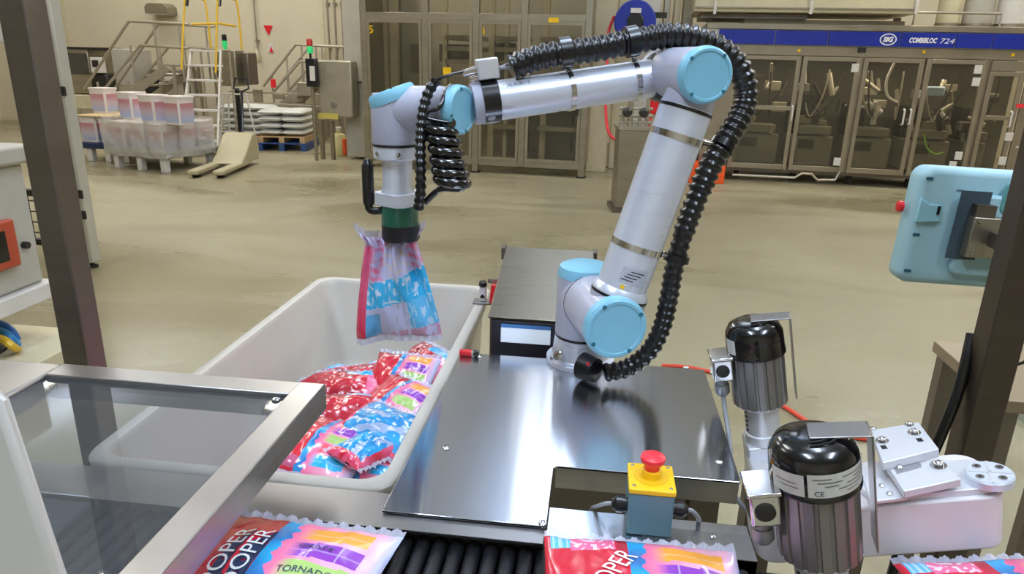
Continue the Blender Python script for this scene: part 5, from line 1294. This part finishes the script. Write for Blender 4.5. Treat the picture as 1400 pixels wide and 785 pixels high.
for lv in range(4):
    for k in range(2):
        x0 = .03+k*(w9-.06)/2
        sack('white sack on the blue pallet, %s layer, %s of the pair' % (nm_row[lv], ('left', 'right')[k]), F9, x0, x0+(w9-.06)/2-.01, .05, .95, .272+lv*.125, .272+(lv+1)*.125-.003, 'sacks on the blue pallet', lv*3+k)
F10 = Face((ony(296, 190, 13.75).x, 13.75), radians(6))
pallet('wooden_pallet', 'wooden pallet with sacks behind the ladder', F10, 0, 1.1, 0, .75, WOOD, None, 0, .14)
for lv in range(5):
    sack('white sack in the stack behind the ladder, %s layer' % ['bottom', 'second', 'third', 'fourth', 'top'][lv], F10, .02, 1.08, .03, .73, .142+lv*.125, .142+(lv+1)*.125-.003, 'sacks behind the ladder', 40+lv)

# tubs of wrapped packs
def gradmat():
    M = bpy.data.materials.new('red_blue_pack_print'); M.use_nodes = True; nt = M.node_tree; b = nt.nodes['Principled BSDF']
    tc = nt.nodes.new('ShaderNodeTexCoord'); sp = nt.nodes.new('ShaderNodeSeparateXYZ'); nt.links.new(tc.outputs['Generated'], sp.inputs[0])
    r = nt.nodes.new('ShaderNodeValToRGB'); e = r.color_ramp.elements; e[0].position = .1; e[0].color = lin('A9B4D2'); e[1].position = .85; e[1].color = lin('BC8288')
    x = r.color_ramp.elements.new(.5); x.color = lin('C4B2BE')
    nt.links.new(sp.outputs[2], r.inputs[0]); nt.links.new(r.outputs[0], b.inputs['Base Color']); b.inputs['Roughness'].default_value = .35
    return M
PACKP = gradmat(); TUBM = mat('milky_tub_plastic', 'E2DAD6', .4, 0, .03)
def make_tub(label, group):
    t = thing('pack_tub', label, 'tub', (0, 0, 0), 0, group)
    Ls = [[(x, y, z) for x, y in rrect(w, w, r, 4)] for (w, r, z) in ((.28, .04, 0), (.285, .05, .02), (.315, .05, .37), (.33, .05, .375), (.33, .05, .39))]
    n = len(Ls[0]); vs = [v for l in Ls for v in l]; fs = []
    for k in range(len(Ls)-1): fs += [(k*n+i, k*n+(i+1) % n, (k+1)*n+(i+1) % n, (k+1)*n+i) for i in range(n)]
    fs += [tuple(range(n-1, -1, -1)), tuple(range((len(Ls)-1)*n, len(Ls)*n))]
    G().add(vs, fs).build('body', TUBM, t)
    for k in range(4):
        g = G(Matrix.Rotation(k*pi/2, 4, 'Z')); a, b = .115, .125; y0, y1 = .1455, .1555
        g.add([(-a, -y0, .035), (a, -y0, .035), (b, -y1, .31), (-b, -y1, .31), (-a, -y0-.004, .035), (a, -y0-.004, .035), (b, -y1-.004, .31), (-b, -y1-.004, .31)], [(0, 1, 2, 3), (7, 6, 5, 4), (0, 4, 5, 1), (1, 5, 6, 2), (2, 6, 7, 3), (3, 7, 4, 0)])
        g.build('label', PACKP, t)
    g = G(); g.prism(rrect(.335, .335, .05, 4), .39, .41); g.build('lid', TUBM, t, .006)
    return t
F11 = Face((-7.553, 10.148), radians(-15)); F12 = Face(onz(100, 224, 0), radians(-4))
PG = mat('grey_plastic_pallet', '9C9788', .55, 0, .08); PNAVY = mat('navy_plastic_pallet', '1E2F55', .5, 0, .08)
def leg_pallet(name, label, F, x0, x1, y0, y1, mt, mtl, z0=.26):
    t = thing(name, label, 'pallet', F.M @ Vector(((x0+x1)/2, (y0+y1)/2, 0)))
    F.g().box((x0, y0, z0), (x1, y1, z0+.05)).build('deck', mt, t, .01)
    F.g().box((x0+.02, y0+.02, z0-.05), (x1-.02, y1-.02, z0)).build('rim', mt, t)
    for x in (x0+.12, (x0+x1)/2, x1-.12):
        for y in (y0+.1, y1-.1): F.g().box((x-.05, y-.05, 0), (x+.05, y+.05, z0-.05)).build('leg', mtl, t, .008)
    return t
w11 = 1.2
leg_pallet('plastic_pallet', 'grey plastic pallet under the stretch-wrapped tubs', F11, 0, w11, 0, 1.1, PG, WHITEPAINT)
w12 = F12.loc(170, 225)[0]-.12
leg_pallet('plastic_pallet', 'navy plastic pallet under the unwrapped tubs at the left', F12, -.1, w12, .3, 1.3, PNAVY, WHITEPAINT)
proto = make_tub('pink and blue pack tub inside the wrapped lower layer of the right pallet', 'tubs on the wrapped pallet')
first_used = False
def put_tub(F, x, y, z, label, group):
    global first_used
    p_ = F.M @ Vector((x, y, z))
    if not first_used:
        proto.location = p_; proto.rotation_euler = (0, 0, F.rz); proto['label'] = label; proto['group'] = group; first_used = True
        return proto
    return dup(proto, p_, F.rz, label, group)
n5 = int(w11/.345); gap = (w11-.04)/n5
zz0 = .3105
for r_ in range(3):
    for k in range(n5):
        put_tub(F11, .02+gap*(k+.5), .20+r_*.36, zz0, 'pack tub under stretch wrap on the grey pallet, %s row, number %s from the left' % (('front', 'middle', 'rear')[r_], ('one', 'two', 'three', 'four', 'five', 'six')[k]), 'tubs on the wrapped pallet')
for (px, yy, lab) in ((182, .52, 'pack tub on top of the wrapped pallet, leftmost of three'), (211, .24, 'pack tub on top of the wrapped pallet, middle of three'), (245, .24, 'pack tub on top of the wrapped pallet, rightmost of three')):
    x, _ = F11.loc(px, 150, yy); put_tub(F11, x, yy, zz0+.412, lab, 'tubs on the wrapped pallet')
for k, (px, yy, zz_, lab) in enumerate(((118, .5, zz0, 'pack tub on the navy pallet, front left'), (142, .5, zz0, 'pack tub on the navy pallet, front centre under the cardboard'), (165, .56, zz0, 'pack tub on the navy pallet, front right beside the wrapped load'), (100, .95, zz0+0, 'pack tub on the navy pallet, back left'), )):
    x, _ = F12.loc(px, 180, yy); x = (k if k < 3 else 0)*.345+.06 if True else x
    put_tub(F12, x, yy, zz_, lab, 'tubs on the navy pallet')
cb_ = thing('cardboard_sheet', 'tan cardboard sheet lying over the tubs of the navy pallet', 'cardboard', F12.M @ Vector((.4, .6, zz0+.41)))
F12.g().box((-.12, .3, zz0+.4115), (w12+.02, 1.2, zz0+.43)).build('sheet', mat('tan_cardboard', 'C7AE84', .8, 0, .08), cb_, .004)
x, _ = F12.loc(104, 140, .9)
put_tub(F12, -.02, .9, zz0+.4305, 'plain white pack tub standing on the cardboard sheet at the left', 'tubs on the navy pallet')
# stretch wrap around the lower layer
wrp = G(F11.M); rows = 10; cols = 72; per = []
def per_pt(t):
    W_, D_ = w11+.05, 1.0; L4 = 2*(W_+D_); s = (t % 1)*L4
    if s < W_: return (-.025+s, .01)
    s -= W_
    if s < D_: return (-.025+W_, .01+s)
    s -= D_
    if s < W_: return (-.025+W_-s, .01+D_)
    return (-.025, .01+D_-(s-W_))
vs = []
for j in range(rows+1):
    for i in range(cols):
        x, y = per_pt(i/cols); n1 = mnoise.noise(Vector((x*5, y*5, j*.9))); n2 = mnoise.noise(Vector((x*9+j*.4, y*2, 2)))
        vs.append((x+.035*n1, y-.02+.045*n2, .22+.56*j/rows+.05*n1*(1 if j in (0, rows) else .3)))
fs = [(j*cols+i, j*cols+(i+1) % cols, (j+1)*cols+(i+1) % cols, (j+1)*cols+i) for j in range(rows) for i in range(cols)]
tag(wrp.add(vs, fs).build('stretch_wrap', WRAP), 'clear stretch wrap around the lower tubs of the right pallet', 'plastic wrap')

# ------------------------------------------------------------------ pallet jack
q = onz(284, 244, 0); q2 = onz(338, 222, 0)
dv = (q2-q); ln = dv.length; F13 = Face(q, math.atan2(dv.y, dv.x))
BEJ = mat('cream_enamel', 'ADA484', .45, 0, .05)
pj = thing('pallet_jack', 'cream pallet jack parked beside the ladder', 'pallet jack', F13.M @ Vector((ln/2, 0, 0)))
for y in (-.24, .12): F13.g().box((-.05, y, .05), (ln*.72, y+.15, .12)).build('fork', BEJ, pj, .02); F13.g().cyl((.1, y+.02, .045), (.1, y+.13, .045), .045, n=14).build('roller', BLACKR, pj)
F13.g().prism([(ln*.45, .1), (ln*.95, .08), (ln*.97, .3), (ln*.9, .52), (ln*.8, .5), (ln*.6, .25)], -.24, .24, Matrix.Rotation(pi/2, 4, 'X')).build('body', BEJ, pj, .02)
F13.g().cyl((ln*.9, -.08, .09), (ln*.9, .08, .09), .09, n=16).build('wheel', BLACKR, pj)
F13.g().tube([(ln*.9, 0, .3), (ln*.98, 0, .7), (ln*1.02, 0, 1.15)], .022, 8).build('handle', BLACKP, pj)
F13.g().tube([(ln*1.02, 0, 1.15), (ln*1.02, -.12, 1.2), (ln*1.04, -.1, 1.36), (ln*1.04, .1, 1.36), (ln*1.02, .12, 1.2), (ln*1.02, 0, 1.15)], .016, 8).build('grip_loop', BLACKP, pj)

# ------------------------------------------------------------------ left machine with guard upright
XM = -3.13
lm_ = thing('case_machine', 'pale grey case machine with a red framed window at the left edge', 'machine', (XM-.6, 3.3, 0))
def onx(px, py, X): d = ray(px, py); return CP+d*(X/d.x)
yA = 1.9; yB = onx(77, 395, XM).y
zs1 = onx(30, 398, XM).z; zs0 = onx(30, 416, XM).z
G().box((XM-1.6, yA, zs0-.03), (XM+.02, yB, zs0+.07)).build('sill', WHITEPAINT, lm_, .01)
zt9 = onx(20, 225, XM).z
G().box((XM-1.6, yA, zs0+.07), (XM-.02, yB-.05, zt9)).build('cabinet', mat('pale_grey_machine', 'B9B6AC', .45, .1, .05), lm_, .02)
G().box((XM-1.7, yA, zt9), (XM+.03, yB, zt9+.10)).build('ledge', GREYC, lm_, .02)
a = onx(-90, 290, XM); b = onx(25, 362, XM); c2 = onx(25, 300, XM)
G().box((XM-.0195, a.y, b.z), (XM+.03, b.y, c2.z+.02)).build('window_frame', mat('rust_red_frame', 'A8452C', .4), lm_, .015)
G().box((XM+.0305, a.y, b.z+.05), (XM+.034, b.y-.08, c2.z-.03)).build('window_glass', mat('black_glass', '141310', .1), lm_)
zu = onx(20, 150, XM).z
G().box((XM-1.5, yA, zt9+.10), (XM-.1, yB-.1, zu)).build('upper_body', mat('pale_grey_machine', 'B9B6AC'), lm_, .02)
q = onx(6, 232, XM-.1); G().cyl((XM-.1, q.y, q.z), (XM-.092, q.y, q.z), .045, n=20).build('round_badge', RED, lm_); G().cyl((XM-.092, q.y, q.z), (XM-.089, q.y, q.z), .033, n=20).build('badge_center', WHITEPAINT, lm_)
G().box((XM-1.5, yA, 2.05), (XM-.1, yB-.1, 2.9)).build('top_body', GREYC, lm_, .02)
for y in (yA+.15, (yA+yB)/2, yB-.2): G().box((XM-.18, y-.05, zu), (XM-.1, y+.05, 2.05)).build('upright', GREYC, lm_)
G().box((XM-.4, yA+.2, zu), (XM-.3, yB-.2, zu+.06)).build('inner_shelf', DARK, lm_)
for y in (yA+.3, yB-.35):
    G().lathe([(.17, 0), (.17, .09), (.13, .13), (.05, .14), (.04, zs0-.03)], (XM-.25, y, 0), (0, 0, 1), 24).build('foot', BLACKP, lm_)
q = onx(32, 335, XM-.02); G().cyl((XM-.02, q.y, q.z), (XM+.01, q.y, q.z), .02, n=12).build('screw_knob', DARK, lm_)

# light grey guard upright and door frame beyond it
ft = onz(128, 368, 0); up_ = thing('guard_upright', 'light grey aluminium guard upright with hinges left of the wrapped pallet', 'guard post', ft)
WU = .11; UPM = mat('light_grey_profile', 'C6C2B4', .45, .2, .04)
G().box((ft.x-WU, ft.y, .05), (ft.x, ft.y+WU, 3.2)).build('profile', UPM, up_, .008)
G().lathe([(.05, 0), (.05, .02), (.02, .03), (.02, .05)], (ft.x-WU/2, ft.y+WU/2, 0), (0, 0, 1), 12).build('foot', DARK, up_)
for py in (125, 265, 293):
    z = ony(100, py, ft.y).z; G().box((ft.x-.02, ft.y-.02, z-.035), (ft.x+.02, ft.y, z+.035)).build('hinge', DARK, up_, .005)
for py in (272, 339):
    z = ony(100, py, ft.y).z; G().box((XM-.4, ft.y+.02, z), (ft.x-WU, ft.y+.08, z+.05)).build('cross_rail', DARK, up_) if False else G().box((ft.x-WU-.8, ft.y+.02, z), (ft.x-WU, ft.y+.08, z+.05)).build('cross_rail', DARK, up_)
z0_ = ony(100, 272, ft.y).z; z1_ = ony(100, 330, ft.y).z
g = G()
for k in range(9): g.cyl((ft.x-WU-.78+.09*k, ft.y+.05, z1_), (ft.x-WU-.78+.09*k, ft.y+.05, z0_), .006, n=6)
for k in range(4): g.cyl((ft.x-WU-.8, ft.y+.05, z1_+(z0_-z1_)*(k+.5)/4), (ft.x-WU, ft.y+.05, z1_+(z0_-z1_)*(k+.5)/4), .006, n=6)
o = g.build('mesh_infill', DARK, up_); o['kind'] = 'stuff'
G().box((ft.x-WU-.9, ft.y, .05), (ft.x-WU-.8, ft.y+WU, 3.2)).build('profile', UPM, up_, .008)
z = ony(60, 25, ft.y).z
bxp = thing('switch_box', 'white switch box high between the guard uprights', 'switch box', (ft.x-WU-.25, ft.y, z))
G().box((ft.x-WU-.42, ft.y-.02, z-.18), (ft.x-WU-.02, ft.y+.06, z+.12)).build('box', WHITEPAINT, bxp, .01)
for k in range(2): G().lathe([(.015, 0), (.015, .01)], (ft.x-WU-.08, ft.y-.02, z-.03-.06*k), (0, -1, 0), 10).build('button', BLACKP, bxp)
G().box((ft.x-WU-.8, ft.y+.02, z+.2), (ft.x-WU, ft.y+.08, z+.3)).build('rail', DARK, bxp)
# low white platform, coloured cables on the floor
q = onz(18, 492, .12); q2 = onz(100, 470, .12); q3 = onz(92, 448, .12)
pf = thing('floor_platform', 'low white platform on the floor beside the left post', 'platform', (q.x, q.y+.2, 0))
G().box((q2.x-1.2, q.y-.2, 0), (q2.x, q3.y, .12)).build('slab', BEIGE, pf, .01)
for k, (c_, lab, dz) in enumerate((('2A6FC0', 'blue cable loop at the left picture edge, upper one', 0), ('3388CC', 'blue cable loop at the left picture edge, lower one', 10), ('D8B030', 'yellow cable at the left picture edge under the blue ones', 20))):
    P_ = [onz(-30, 440+dz, .2), onz(0, 443+dz, .22), onz(15, 452+dz, .2), onz(24, 466+dz*.6, .14)]
    P_ = [Vector((v.x, v.y, v.z)) for v in P_]
    tag(G().tube(spline(P_, 6), .022, 8).build('cable_loop', mat('cable_'+c_, c_, .4)), lab, 'cable', 'cable loops at the left')
# far right ledge beyond the post
a = onz(1372, 545, .0); b = onz(1425, 590, 0)
lk = thing('floor_kerb', 'grey green floor kerb right of the dark post', 'kerb', a)
G().bar(onz(1375, 535, .05)+Vector((0, 0, 0)), onz(1460, 600, .05), .12, .1).build('kerb', mat('grey_green_kerb', '8C9080', .6), lk)
